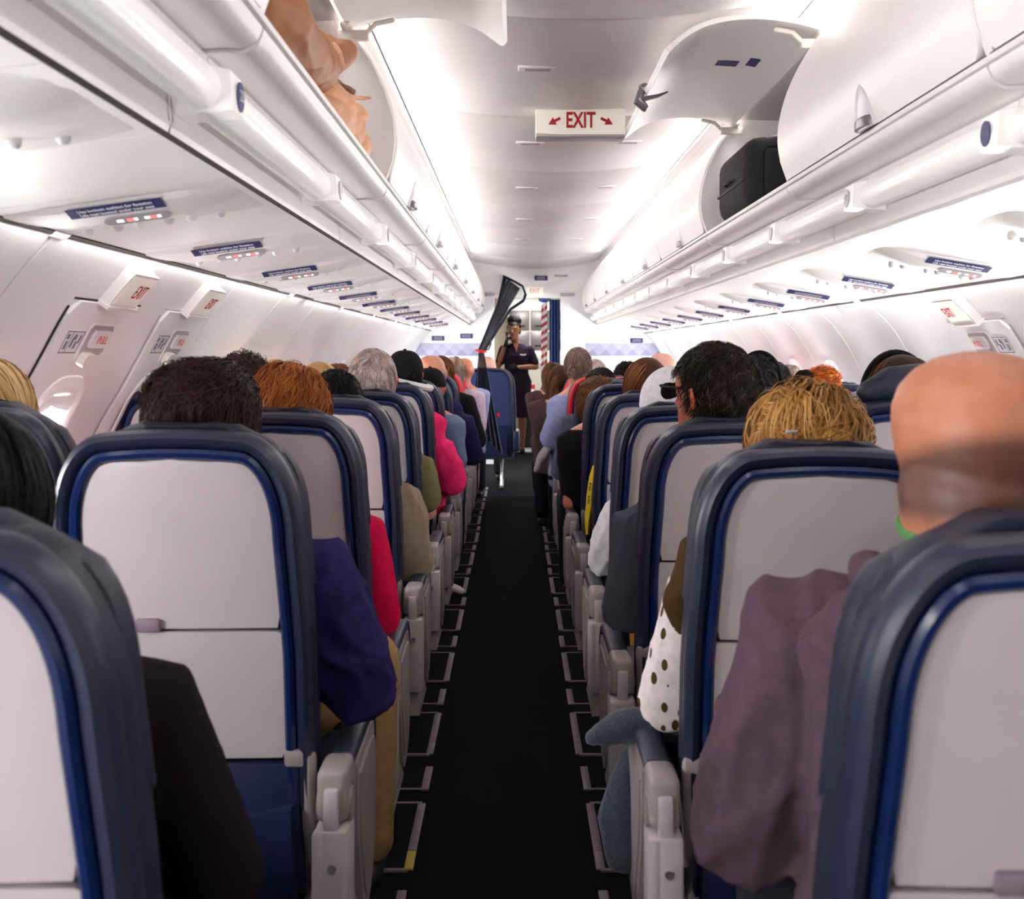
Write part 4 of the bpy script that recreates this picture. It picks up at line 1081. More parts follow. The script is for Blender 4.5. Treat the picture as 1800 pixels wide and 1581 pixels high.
def strands(name, H, n, roots, L, width, base, lift, seed, whorl=(0.1, -0.45, 0.85), curl=0.0, cfreq=40.0, clump=0.5, nclump=90, hang=-9.0, m=None, parent=None, steps=6, R0=(0.083, 0.104, 0.110), c0=(0, -0.003, 0.010), e=1.0, tone=(0.25, 0.5), flow='whorl', messy=0.15, cap=True, grav=0.0, inward=0.0):
    """hair as fine ribbons over the scalp. roots: f(unit dirs) -> mask; L: strand length; lift: how far the hair stands off the scalp"""
    rs = np.random.RandomState(seed)
    R0 = np.array(R0); c0 = np.array(c0)
    def sample(k):
        out = np.zeros((0, 3))
        while len(out) < k:
            q = rs.normal(0, 1, (k * 3, 3)); q /= np.linalg.norm(q, axis=1, keepdims=True)
            out = np.concatenate([out, q[roots(q)]])
        return out[:k]
    def pos(q, off):
        p = np.sign(q) * np.abs(q) ** e * R0 + c0
        nn = q / R0; nn /= np.linalg.norm(nn, axis=1, keepdims=True)
        return p + nn * off[:, None], nn
    wv = np.array(whorl); wv = wv / np.linalg.norm(wv)
    cs = sample(nclump); cph = rs.rand(nclump) * 6.28; cto = rs.rand(nclump)
    csd = rs.normal(0, 1, (nclump, 3))
    q = sample(n); ci = np.argmax(q @ cs.T, axis=1)
    clen = L * (0.75 + 0.5 * rs.rand(n)) * (0.8 + 0.4 * rs.rand(nclump)[ci]); ds = clen / steps
    qc = cs[ci].copy(); jit = rs.normal(0, messy, (n, 3)); cj = csd[ci] * messy * 1.3
    pts = []; nrm = []
    cur = q.copy(); hangpos = None; hung = np.zeros(n, bool); last = None
    tl = lift * (0.6 + 0.6 * rs.rand(n)) * (0.75 + 0.5 * rs.rand(nclump)[ci])
    for i in range(steps + 1):
        t = i / steps
        off = base + tl * (math.sin(min(1, t * 1.3) * PI / 2)) * (1 - 0.35 * t)
        p, nn = pos(cur, off)
        if hang > -5:
            newly = (cur[:, 2] < hang) & ~hung
            if i > 0:
                dn = np.zeros((n, 3)); dn[:, 2] = -1
                dn[:, 0] = -inward * np.sign(last[:, 0]); dn[:, 1] = inward * 0.5
                dn += 0.12 * jit
                p2 = last + dn * ds[:, None]
                p = np.where(hung[:, None], p2, p); nn = np.where(hung[:, None], lastn, nn)
            hung |= newly
        if curl:
            ax = np.cross(nn, np.array([0.0, 0.3, 1.0])); ax /= np.linalg.norm(ax, axis=1, keepdims=True) + 1e-6
            ph = cph[ci] + cfreq * t * L * 3 + rs.rand(n) * 0.5 * (i == 0)
            amp = curl * min(1, t * 2)
            pq = p + ax * (amp * np.sin(ph))[:, None] + nn * (amp * 0.6 * np.cos(ph))[:, None]
        else: pq = p
        pts.append(pq); nrm.append(nn); last, lastn = p, nn
        # advance along the scalp, away from the whorl, gathering into tufts
        if flow == 'whorl':
            d = cur * (cur @ wv)[:, None] - wv
        elif flow == 'down':
            d = np.stack([cur[:, 0] * 0.15, -0.25 - 0 * cur[:, 1], -np.ones(n)], 1)
            d[:, 1] = np.where(cur[:, 1] > 0.2, 0.1, -0.15)
        elif flow == 'part':                                      # from a middle parting out and down
            d = np.stack([np.sign(cur[:, 0] - wv[0]) * 0.9, -0.1 + 0 * cur[:, 0], -0.9 + 0 * cur[:, 0]], 1)
        d = d + jit + cj
        d -= cur * np.sum(d * cur, 1)[:, None]
        d /= np.linalg.norm(d, axis=1, keepdims=True) + 1e-6
        step = (ds / 0.10)[:, None]
        cur = cur + d * step
        cd = qc - cur * np.sum(qc * cur, 1)[:, None]
        cur = cur + cd * (clump / steps)
        qd = d * step; qc = qc + qd; qc /= np.linalg.norm(qc, axis=1, keepdims=True)
        cur /= np.linalg.norm(cur, axis=1, keepdims=True)
    P = np.stack(pts, 1); Nn = np.stack(nrm, 1)                    # n, steps+1, 3
    T = np.gradient(P, axis=1); T /= np.linalg.norm(T, axis=2, keepdims=True) + 1e-9
    S = np.cross(T, Nn); S /= np.linalg.norm(S, axis=2, keepdims=True) + 1e-9
    tw = (rs.rand(n) - 0.5)[:, None, None] * 1.6
    S = S * np.cos(tw) + Nn * np.sin(tw)
    wd = width * (0.7 + 0.6 * rs.rand(n))[:, None, None] * np.array([1 - 0.75 * (k / steps) ** 2 for k in range(steps + 1)])[None, :, None]
    V = np.stack([P - S * wd / 2, P + S * wd / 2], 2).reshape(-1, 3)
    K = steps + 1
    b = (np.arange(n) * K * 2)[:, None] + (np.arange(steps) * 2)[None, :]
    F = np.stack([b, b + 1, b + 3, b + 2], 2).reshape(-1, 4)
    tn = tone[0] + tone[1] * (0.55 * cto[ci] + 0.45 * rs.rand(n))
    tones = np.repeat(tn, K * 2)
    tones = tones * 1.0
    # undercoat cap so that no scalp shows between ribbons
    if cap:
        nu, nv = 40, 26; cv = []; 
        th = np.linspace(0.001, PI - 0.001, nv); ph = np.linspace(0, 2 * PI, nu, endpoint=False)
        g = np.array([[math.sin(a) * math.cos(p_), math.sin(a) * math.sin(p_), math.cos(a)] for a in th for p_ in ph])
        pp, _ = pos(g, np.full(len(g), base + lift * 0.35)); ok = roots(g)
        cf = []
        for i in range(nv - 1):
            for j in range(nu):
                qd = (i * nu + j, i * nu + (j + 1) % nu, (i + 1) * nu + (j + 1) % nu, (i + 1) * nu + j)
                if all(ok[x] for x in qd): cf.append(qd)
        o = len(V); V = np.concatenate([V, pp]); F = np.concatenate([F, np.array(cf, int).reshape(-1, 4) + o]); tones = np.concatenate([tones, np.full(len(pp), tone[0] * 0.6)])
    Hm = np.array(H); V = V @ Hm[:3, :3].T + Hm[:3, 3]
    me = bpy.data.meshes.new(name)
    me.vertices.add(len(V)); me.vertices.foreach_set('co', V.astype(np.float32).ravel())
    me.loops.add(len(F) * 4); me.loops.foreach_set('vertex_index', F.astype(np.int32).ravel())
    me.polygons.add(len(F)); me.polygons.foreach_set('loop_start', np.arange(0, len(F) * 4, 4, dtype=np.int32))
    me.update(calc_edges=True); me.validate()
    a = me.attributes.new('tone', 'FLOAT', 'POINT'); a.data.foreach_set('value', tones.astype(np.float32))
    me.materials.append(m); me.shade_smooth()
    o = link(name, me, parent); stuff(o)
    return o
def scalp(nape=-0.62, side=-0.15, front=0.45, grow=0.0):
    "mask of unit directions that carry hair"
    def f(q):
        lim = np.where(q[:, 1] < -0.15, nape, np.where(q[:, 1] < 0.35, side + (nape - side) * np.clip((-q[:, 1] - 0.0) / 0.15, 0, 1), front))
        t = np.clip((q[:, 1] + 0.15) / 0.5, 0, 1)
        lim = nape + (front - nape) * t ** 0.8
        return q[:, 2] > lim
    return f
CL = {}
def seated(label, X, Y0, top, shirt, skin=(205, 140, 112), elbow=None, other=None, hand=None, sw=0.19, ar=0.056, sleeve='long', hx=0.0, hy=0.25, yaw=0.0, tilt=0.0, pitch=0.0, hk=1.0, wide=1.0, trousers='dark_cloth', voxel=0.012, seed=1, knee=None, foldamp=0.012, pants=True, tw=1.0, shoulder=None, bald=None, smat=None, neck=0.056):
    """a seated passenger facing forward. X: body centre; Y0: back of the seat; top: crown height; elbow: world point of the aisle-side elbow"""
    s = 1 if X < 0 else -1                                        # aisle side
    sc = (top - 0.44) / (1.315 - 0.44)
    Zf = lambda z: 0.44 + (z - 0.44) * sc
    O = Vector((X, Y0 + 0.05, 0))
    W = lambda x, y, z: O + Vector((x, y, z))
    hc = Vector((X + hx, Y0 + hy, top - 0.116 * hk))
    H = head_matrix(hc, yaw, tilt, pitch, hk)
    tor = [(0.37, 0.44, 0.165, 0.12), (0.36, 0.52, 0.175, 0.13), (0.30, 0.65, 0.165, 0.12), (0.25, 0.80, 0.178, 0.122), (0.215, 0.91, 0.19, 0.118), (0.20, 0.985, sw, 0.092), (0.198, 1.03, sw * 0.70, 0.074), (0.198, 1.065, 0.075, 0.064)]
    def torso(mb, add=0.0, zmin=0.0, zmax=9):
        rings = []
        for y, z, w, d in tor:
            if z < zmin or z > zmax: continue
            ring = []
            for k in range(22):
                a = 2 * PI * k / 22; c, s_ = math.cos(a), math.sin(a)
                ring.append(W((w * tw + add) * (abs(c) ** 0.8) * (1 if c > 0 else -1), y + (d + add) * (abs(s_) ** 0.9) * (1 if s_ > 0 else -1), Zf(z)))
            rings.append(ring)
        mb.loft(rings)
    sh = {q: W(q * (sw * tw - 0.02), 0.205, Zf(0.985)) for q in (-1, 1)}
    if shoulder is not None: sh[s] = Vector(shoulder)
    el = {s: Vector(elbow) if elbow is not None else W(s * 0.27, 0.24, 0.66), -s: Vector(other) if other is not None else W(-s * 0.235, 0.26, 0.68)}
    ha = {s: Vector(hand) if hand is not None else W(s * 0.10, 0.50, 0.64), -s: W(-s * 0.09, 0.51, 0.645)}
    kn = {q: W(q * 0.11, 0.76, 0.53) for q in (-1, 1)}
    if knee is not None: kn[s] = Vector(knee)
    hp = {q: W(q * 0.095, 0.36, 0.515) for q in (-1, 1)}
    ank = {q: kn[q] + Vector((q * 0.0, -0.02, -kn[q].z + 0.08)) for q in (-1, 1)}
    body = MB(); torso(body)
    body.tube([W(0, 0.198, Zf(1.02)), W(hx * 0.5, 0.198, Zf(1.09)), H @ Vector((0, -0.018, -0.055)), H @ Vector((0, -0.022, -0.025))], [neck + 0.010, neck, neck + 0.001, neck - 0.001], 14)
    add_head(body, H, wide)
    for q in (-1, 1):
        body.tube([sh[q] + Vector((-q * 0.03, 0, 0)), sh[q], sh[q].lerp(el[q], 0.5), el[q]], [0.05, 0.052, 0.046, 0.040], 12)
        v = (ha[q] - el[q]); body.tube([el[q], el[q] + v * 0.4, ha[q]], [0.040, 0.038, 0.027], 12)
        add_hand(body, ha[q], v.normalized() + Vector((-q * 0.2, 0, -0.15)), (0, 0.1, -1), 0.45, -q)
        body.tube([hp[q], hp[q].lerp(kn[q], 0.5), kn[q]], [0.082, 0.074, 0.060], 12)
        body.tube([kn[q], kn[q].lerp(ank[q], 0.4) + Vector((0, -0.012, 0)), ank[q]], [0.058, 0.050, 0.036], 12)
        body.tube([ank[q] + Vector((0, -0.03, -0.045)), ank[q] + Vector((0, 0.09, -0.05))], [0.03, 0.028], 10)
    me = remesh(body, 'person', voxel, M['skin'])
    co = coords(me); n = len(co)
    base = np.array(srgb(*skin)); col = np.tile(base, (n, 1))
    inv = np.array(H.inverted()); hl = co @ inv[:3, :3].T + inv[:3, 3]
    ear = (np.abs(hl[:, 0]) > 0.081 * wide) & (np.abs(hl[:, 1]) < 0.05) & (np.abs(hl[:, 2]) < 0.05)
    col[ear] = col[ear] * np.array([1.1, 0.72, 0.66])  # ears redder: natural flush plus backlight put into the tint
    lip = (hl[:, 1] > 0.092) & (np.abs(hl[:, 2] + 0.05) < 0.012) & (np.abs(hl[:, 0]) < 0.026)
    col[lip] = col[lip] * np.array([0.9, 0.55, 0.52])
    if bald:                                                      # cropped stubble round the sides and nape
        mk, amt = bald
        q = hl / np.array([0.083, 0.104, 0.11]); 
        edge = 0.12 + 0.22 * np.clip(-q[:, 0], -1, 1) * mk - 0.1 * q[:, 1]
        wgt = np.clip((edge - q[:, 2]) / 0.18, 0, 1) * np.clip((q[:, 2] + 0.66) / 0.22, 0, 1) * (q[:, 1] < 0.45) * ~ear
        col = col * (1 - wgt[:, None] * amt) + np.array(srgb(78, 48, 40)) * wgt[:, None] * amt
    a = me.attributes.new('tint', 'FLOAT_COLOR', 'POINT'); a.data.foreach_set('color', np.concatenate([col, np.ones((n, 1))], 1).astype(np.float32).ravel())
    p = link('person', me); tag(p, label, 'person', 'seated passengers')
    # shirt
    if shirt is not None:
        st = MB(); torso(st, 0.014, 0.44, 1.05)
        for q in (-1, 1):
            r0 = ar
            pts = [sh[q] + Vector((-q * 0.04, 0, 0.0)), sh[q], sh[q].lerp(el[q], 0.35), sh[q].lerp(el[q], 0.7)]; rr = [r0 * 1.02, r0 * 1.08, r0 * 1.02, r0]
            if sleeve == 'long': 
                v = ha[q] - el[q]
                pts += [el[q], el[q] + v * 0.35, el[q] + v * 0.93]; rr += [r0 * 1.02, r0 * 0.92, r0 * 0.66]
            st.tube(pts, rr, 14)
        sm = remesh(st, 'shirt', max(0.009, voxel), smat or shirt, 3)
        c2 = coords(sm); nn = normals(sm)
        put(sm, c2 + nn * (foldamp * fold(c2 - np.array(O), seed, 58.0))[:, None])
        so = link('shirt', sm, p)
    if pants:
        tr = MB()
        for q in (-1, 1):
            tr.tube([hp[q] + Vector((0, -0.02, 0)), hp[q].lerp(kn[q], 0.5), kn[q]], [0.096, 0.088, 0.074], 12)
            tr.tube([kn[q], kn[q].lerp(ank[q], 0.5), ank[q] + Vector((0, 0, 0.02))], [0.074, 0.066, 0.060], 12)
        tm = remesh(tr, 'trousers', max(0.012, voxel), M[trousers], 3)
        c2 = coords(tm); nn = normals(tm); put(tm, c2 + nn * (0.010 * fold(c2 - np.array(O), seed + 9, 55.0))[:, None])
        link('trousers', tm, p)
        for q in (-1, 1):
            b = MB(); f = ank[q]; b.tube([f + Vector((0, -0.035, -0.045)), f + Vector((0, 0.04, -0.042)), f + Vector((0, 0.13, -0.05))], [0.034, 0.036, 0.028], 10); b.build('shoe', M['shoe'], p)
    for q in (-1, 1):                                             # eyes
        MB().ell(H @ Vector((q * 0.031, 0.083, 0.018)), (0.0115 * hk, 0.0115 * hk, 0.0115 * hk), 10, 7).build('eye', M['eye'], p)
    return p, H
M['eye'] = mat('eye', srgb(60, 40, 34), 0.1)
M['shoe'] = mat('shoe', srgb(30, 28, 30), 0.6)
M['dark_cloth'] = cloth('dark_trousers', (34, 34, 44)); M['khaki'] = cloth('khaki_trousers', (150, 118, 78), bump=0.4)
M['denim'] = cloth('denim', (48, 62, 92)); M['ochre'] = cloth('ochre_trousers', (168, 118, 48))
for k, c in dict(black_knit=(22, 15, 16), navy_fleece=(37, 29, 78), magenta=(192, 10, 64), beige=(142, 126, 106), olive=(104, 98, 66), pink=(232, 44, 106), sky=(104, 118, 150), navy_knit=(38, 32, 74), black=(20, 18, 20), white=(214, 210, 216), plum=(84, 65, 76), steel=(78, 80, 96), lightblue=(150, 160, 205), pale=(196, 180, 200), brownish=(70, 50, 52), shawl=(66, 48, 22)).items():
    M[k] = cloth('cloth_' + k, c)
def dots_material():
    m = cloth('polka_dots', (226, 214, 214)); nt = m.node_tree; N, L = nt.nodes, nt.links; b = N['Principled BSDF']
    vo = N.new('ShaderNodeTexVoronoi'); vo.inputs['Scale'].default_value = 30; vo.inputs['Randomness'].default_value = 0.55
    mp = N.new('ShaderNodeMapping'); mp.inputs['Scale'].default_value = (1.25, 1.0, 0.72); tc = N.new('ShaderNodeTexCoord')
    L.new(tc.outputs['Object'], mp.inputs[0]); L.new(mp.outputs[0], vo.inputs['Vector'])
    lt = N.new('ShaderNodeMath'); lt.operation = 'LESS_THAN'; lt.inputs[1].default_value = 0.27; L.new(vo.outputs['Distance'], lt.inputs[0])
    mx = N.new('ShaderNodeMixRGB'); old = b.inputs['Base Color'].links[0].from_socket
    L.new(lt.outputs[0], mx.inputs[0]); L.new(old, mx.inputs[1]); mx.inputs[2].default_value = (*srgb(70, 56, 24), 1); L.new(mx.outputs[0], b.inputs['Base Color'])
    return m
M['dots'] = dots_material()
HC = {k: hair_mat('hair_' + k, srgb(*a), srgb(*b), srgb(*c)) for k, (a, b, c) in dict(
    darkbrown=((20, 9, 7), (50, 27, 20), (104, 62, 44)), black=((5, 4, 4), (13, 9, 9), (28, 20, 18)), auburn=((84, 38, 14), (146, 76, 26), (206, 132, 60)),
    curlyblond=((92, 56, 22), (164, 114, 54), (218, 172, 104)), saltdark=((12, 7, 6), (38, 23, 19), (150, 122, 112)), grey=((120, 96, 92), (186, 166, 162), (236, 226, 222)),
    blonde=((130, 92, 52), (198, 160, 106), (240, 214, 168)), brown=((52, 28, 14), (112, 66, 34), (166, 108, 62)), orange=((140, 54, 14), (214, 110, 40), (250, 176, 100)), greybrown=((84, 66, 58), (136, 114, 102), (196, 178, 166))).items()}
# ------------------------------------------------------------------ who sits where
def HX(px, row, hy=0.25): return (px - VX) * (RY(row) + hy) / FPX + CAMX
def HZ(py, row, hy=0.25): return CAMZ - (py - VY) * (RY(row) + hy) / FPX
def cap_on(H, p, m, k=1.0, back=False, brim=1):
    "baseball cap: six-panel crown, band, button, bill"
    cm = MB(); rings = []
    for i in range(9):
        t = i / 8; r = math.cos(t * PI / 2) ** 0.75 if i < 8 else 0.02; z = 0.020 + 0.108 * math.sin(t * PI / 2)
        rings.append([H @ Vector((0.092 * k * r * math.cos(a) * (1 + 0.008 * math.cos(6 * a)), -0.003 + 0.115 * k * r * math.sin(a), z)) for a in [2 * PI * j / 30 for j in range(30)]])
    c = cm.loft(rings).build('cap', m, p)
    MB().ell(H @ Vector((0, -0.003, 0.130)), (0.009, 0.009, 0.005), 8, 6).build('button', m, c)
    s = -1 if back else 1
    bm_ = MB(); rows = []
    for i in range(5):
        t = i / 4; rows.append([H @ Vector((0.088 * math.sin(a) * (1 - 0.12 * t), s * (0.085 * math.cos(a) + 0.020 + 0.075 * t * math.cos(a) ** 0.5 if math.cos(a) > 0 else 0.02), 0.026 - 0.020 * t - 0.01 * abs(math.sin(a)))) for a in [R(-80 + 160 * j / 12) for j in range(13)]])
    bm_.loft([r + [q + Vector((0, 0, -0.004)) for q in r[::-1]] for r in rows])
    if brim: bm_.build('bill', m, c)
    return c
def headband(H, p, m, r=0.006, rx=0.094, rz=0.128, cups=False, y=0.0, nm='headphones', z0=0.0):
    t = MB(); t.tube([H @ Vector((rx * math.cos(a), y + 0.01 * math.sin(a), z0 + (rz) * math.sin(a))) for a in [PI * k / 20 for k in range(21)]], r, 8, flat=1.6)
    o = t.build('headband', m, p)
    if cups:
        for q in (-1, 1):
            MB().ell(H @ Vector((q * (rx + 0.004), y, z0 - 0.008)), (0.018, 0.032, 0.038), 12, 8).build('ear_cup', m, o)
    return o

# ---- left side
# row 1, aisle: dark haired passenger in black
p, H = seated('passenger with dark hair and a black knit sleeve at the lower left', -0.612, RY(1), 1.245, M['black_knit'], elbow=at(392, 1540, 1.52), shoulder=at(262, 1232, 1.42), ar=0.062, voxel=0.009, seed=3, foldamp=0.006, hk=0.97)
strands('hair', H, 4200, scalp(-0.75, -0.3, 0.4), 0.20, 0.0024, 0.006, 0.016, 3, whorl=(0, 0.1, 1), hang=-0.35, m=HC['black'], parent=p, steps=8, clump=0.3, tone=(0.1, 0.5), messy=0.06, flow='down')
# row 2 window: blonde
p, H = seated('passenger with straight blonde hair by the left window', -1.055, RY(2) + 0.13, HZ(640, 2), M['pale'], hx=-0.05, sw=0.165, tw=0.92, other=(-1.24, 2.40, 0.70), seed=4, voxel=0.012)
strands('hair', H, 6500, scalp(-0.8, -0.3, 0.4), 0.26, 0.0028, 0.006, 0.014, 4, whorl=(-0.15, 0.2, 1), hang=-0.35, m=HC['blonde'], parent=p, steps=8, clump=0.4, messy=0.05, flow='part', tone=(0.15, 0.8))
# row 2 aisle: bushy dark brown hair, navy fleece, khaki trousers
p, H = seated('passenger with bushy dark brown hair in a navy purple fleece on the left aisle', HX(357, 2), RY(2), HZ(644, 2), M['navy_fleece'], elbow=at(632, 1205, 2.2), shoulder=at(556, 1010, 2.16), ar=0.082, trousers='khaki', knee=(-0.33, 2.72, 0.55), voxel=0.009, seed=5, foldamp=0.030, sw=0.188, hand=(-0.44, 2.48, 0.66))
strands('hair', H, 6500, scalp(-0.85, -0.45, 0.35), 0.075, 0.0026, 0.006, 0.020, 5, whorl=(0.05, 0.15, 1), m=HC['darkbrown'], parent=p, R0=(0.085, 0.106, 0.106), e=0.62, c0=(0, -0.006, 0.004), curl=0.006, cfreq=70, clump=0.55, nclump=170, messy=0.35, flow='whorl', tone=(0.05, 0.62), steps=7)
# row 3 aisle: auburn bob, magenta
p, H = seated('passenger with a wavy auburn bob in a magenta top on the left aisle', HX(508, 3), RY(3), HZ(648, 3), M['magenta'], elbow=at(668, 1085, 3.0), shoulder=at(640, 935, 2.98), ar=0.062, voxel=0.011, seed=6, sleeve='long', foldamp=0.02)
strands('hair', H, 5200, scalp(-0.8, -0.4, 0.4), 0.15, 0.0028, 0.006, 0.026, 6, whorl=(0.25, 0.35, 1), m=HC['auburn'], parent=p, R0=(0.090, 0.108, 0.110), curl=0.006, cfreq=35, clump=0.6, nclump=110, messy=0.12, hang=-0.55, steps=8, tone=(0.05, 0.85), inward=0.3)
# row 4 window: messy dark tuft
p, H = seated('passenger with messy dark upswept hair near the left window', HX(430, 4), RY(4), HZ(634, 4), M['sky'], seed=7, voxel=0.014)
strands('hair', H, 2200, scalp(-0.7, -0.2, 0.4), 0.09, 0.003, 0.006, 0.03, 7, m=HC['darkbrown'], parent=p, curl=0.012, cfreq=40, clump=0.6, messy=0.6, nclump=60, tone=(0.1, 0.6))
p, H = seated('passenger with pale blonde hair just behind the messy dark hair', HX(486, 5), RY(5), HZ(637, 5), M['white'], seed=8, voxel=0.016)
strands('hair', H, 1600, scalp(-0.8, -0.3, 0.4), 0.2, 0.004, 0.006, 0.012, 8, whorl=(0, 0.2, 1), hang=-0.3, m=HC['blonde'], parent=p, messy=0.06, flow='part', tone=(0.2, 0.8))
p, H = seated('passenger with blonde hair by the left window, beside the grey haired man', HX(562, 6), RY(6), HZ(641, 6), M['navy_knit'], seed=9, voxel=0.016)
strands('hair', H, 1600, scalp(-0.8, -0.3, 0.4), 0.2, 0.004, 0.006, 0.016, 9, whorl=(0, 0.2, 1), hang=-0.3, m=HC['blonde'], parent=p, messy=0.06, flow='part', tone=(0.2, 0.8))
p, H = seated('passenger with short brown hair by the left window, right beside the grey head', HX(594, 7), RY(7), HZ(643, 7), M['black'], seed=10, voxel=0.016)
strands('hair', H, 1500, scalp(), 0.05, 0.004, 0.005, 0.010, 10, m=HC['brown'], parent=p)
# row 4 aisle: short black hair, beige jacket
p, H = seated('passenger with cropped black hair in a beige jacket on the left aisle', HX(590, 4), RY(4), HZ(659, 4), M['beige'], elbow=at(722, 985, 3.82), shoulder=at(702, 885, 3.78), ar=0.088, voxel=0.012, seed=11, foldamp=0.034, skin=(96, 64, 50))
strands('hair', H, 3000, scalp(-0.75, -0.2, 0.4), 0.045, 0.003, 0.005, 0.014, 11, m=HC['black'], parent=p, curl=0.004, cfreq=80, messy=0.3, tone=(0.05, 0.6))
# row 5 aisle: grey haired man, olive shirt
p, H = seated('grey haired man with a red ear in an olive tee shirt on the left aisle', HX(655, 5), RY(5), HZ(617, 5), M['olive'], elbow=at(752, 900, 4.6), shoulder=at(738, 825, 4.55), ar=0.070, sleeve='short', voxel=0.012, seed=12, hk=1.1, wide=1.08, neck=0.066, skin=(214, 148, 126))
strands('hair', H, 4200, scalp(-0.62, -0.1, 0.45), 0.028, 0.0022, 0.003, 0.005, 12, m=HC['grey'], parent=p, messy=0.2, clump=0.3, nclump=150, tone=(0.1, 0.95), R0=(0.088, 0.104, 0.111))
# row 6 aisle: black cap, pink
p, H = seated('passenger in a black cap and a bright pink shirt on the left aisle', HX(712, 6), RY(6), HZ(620, 6), M['pink'], elbow=at(792, 845, 5.4), shoulder=at(775, 800, 5.4), ar=0.085, voxel=0.014, seed=13, foldamp=0.035, skin=(140, 88, 66))
strands('hair', H, 1600, lambda q: (q[:, 2] > -0.55) & (q[:, 2] < 0.25) & (q[:, 1] < 0.1), 0.03, 0.003, 0.003, 0.005, 13, m=HC['black'], parent=p)
cap_on(H, p, M['black'])
WHITE_HP = tag(MB().tube([(HX(712, 6) + 0.125 * math.cos(a), RY(6) + 0.24 - 0.12 * math.sin(a), HZ(672, 6) - 0.05 * math.cos(a * 1.0) * 0.6 + 0.0) for a in [R(-30 + 240 * k / 20) for k in range(21)]], 0.018, 8).build('headphones', M['white_paint']), 'white headphones worn round the neck of the passenger in the black cap', 'headphones')
# row 7 aisle: dark cap, light blue shirt
p, H = seated('passenger in a dark cap and a grey blue shirt on the left aisle', HX(756, 7), RY(7), HZ(650, 7), M['sky'], elbow=at(806, 835, 6.15), shoulder=at(790, 755, 6.12), ar=0.07, sleeve='short', voxel=0.015, seed=14, skin=(190, 120, 96))
cap_on(H, p, M['black'])
# row 8 aisle: balding, navy
p, H = seated('balding man with white side hair in a navy jumper on the left aisle', HX(758, 8), RY(8), HZ(624, 8), M['navy_knit'], elbow=at(830, 800, 6.95), shoulder=at(815, 745, 6.9), ar=0.075, voxel=0.015, seed=15, hk=1.08, wide=1.08)
strands('hair', H, 1200, lambda q: (q[:, 2] > -0.6) & (q[:, 2] < 0.1) & (q[:, 1] < 0.3), 0.03, 0.004, 0.003, 0.008, 15, m=HC['grey'], parent=p, cap=False)
p, H = seated('passenger with brown hair just beyond the balding man', HX(776, 9), RY(9), HZ(629, 9), M['black'], elbow=at(838, 775, 7.7), ar=0.075, voxel=0.017, seed=16)
strands('hair', H, 1200, scalp(), 0.05, 0.005, 0.005, 0.010, 16, m=HC['brown'], parent=p)
p, H = seated('man with short grey hair far along the left aisle', HX(798, 10), RY(10), HZ(629, 10), M['pale'], elbow=at(838, 750, 8.5), ar=0.08, voxel=0.017, seed=17, hk=1.06)
strands('hair', H, 1200, scalp(), 0.03, 0.005, 0.003, 0.006, 17, m=HC['greybrown'], parent=p, cap=False, tone=(0.3, 0.7))
p, H = seated('bald man farthest along the left aisle before the curtain', HX(816, 11), RY(11), HZ(629, 11), M['lightblue'], elbow=at(843, 745, 9.3), ar=0.06, voxel=0.017, seed=18, bald=(0, 0.4), skin=(206, 128, 96))
p, H = seated('bald passenger seated beyond the gathered mesh curtain', -0.24, 10.38, 1.285, M['lightblue'], voxel=0.017, seed=19, skin=(222, 170, 150), elbow=(-0.03, 10.7, 0.68))

# ---- right side
p, H = seated('bald man in a plum hoodie over a green collar, nearest on the right', HX(1732, 1), RY(1), HZ(614, 1), M['plum'], elbow=at(1315, 1460, 1.5), shoulder=at(1412, 1105, 1.44), ar=0.082, voxel=0.007, seed=21, foldamp=0.030, sw=0.205, bald=(-1.0, 0.9), skin=(188, 122, 92), hk=1.10, wide=1.10, neck=0.083, yaw=R(-62), hand=(0.42, 1.85, 0.70))
hood = MB()
for k in range(15):
    pass
hx_, hy_ = HX(1732, 1), RY(1) + 0.25
zN = 1.085
hood.tube([(hx_ + 0.125 * math.sin(a), hy_ + 0.015 - 0.115 * math.cos(a), zN - 0.012 - 0.02 * abs(math.sin(a))) for a in [R(-120 + 240 * k / 20) for k in range(21)]], [0.018 + 0.022 * math.cos(R(-120 + 240 * k / 20) * 0.6) for k in range(21)], 10)
hood.tube([(hx_ - 0.14, hy_ - 0.03, zN - 0.05), (hx_ - 0.07, hy_ - 0.10, zN - 0.05), (hx_, hy_ - 0.125, zN - 0.055), (hx_ + 0.07, hy_ - 0.10, zN - 0.05), (hx_ + 0.14, hy_ - 0.03, zN - 0.05)], [0.03, 0.045, 0.05, 0.045, 0.03], 12)
hm = remesh(hood, 'hood', 0.008, M['plum'], 4); c2 = coords(hm); put(hm, c2 + normals(hm) * (0.014 * fold(c2, 44, 55))[:, None])
link('hood', hm, p)
gc = MB().tube([(hx_ + 0.094 * math.sin(a), hy_ - 0.002 - 0.098 * math.cos(a), zN + 0.026 - 0.015 * math.cos(a)) for a in [2 * PI * k / 24 for k in range(25)]], 0.006, 8, flat=1.4)
gc.build('collar', cloth('collar_green', (84, 132, 80)), p)['label'] = 'green shirt collar'
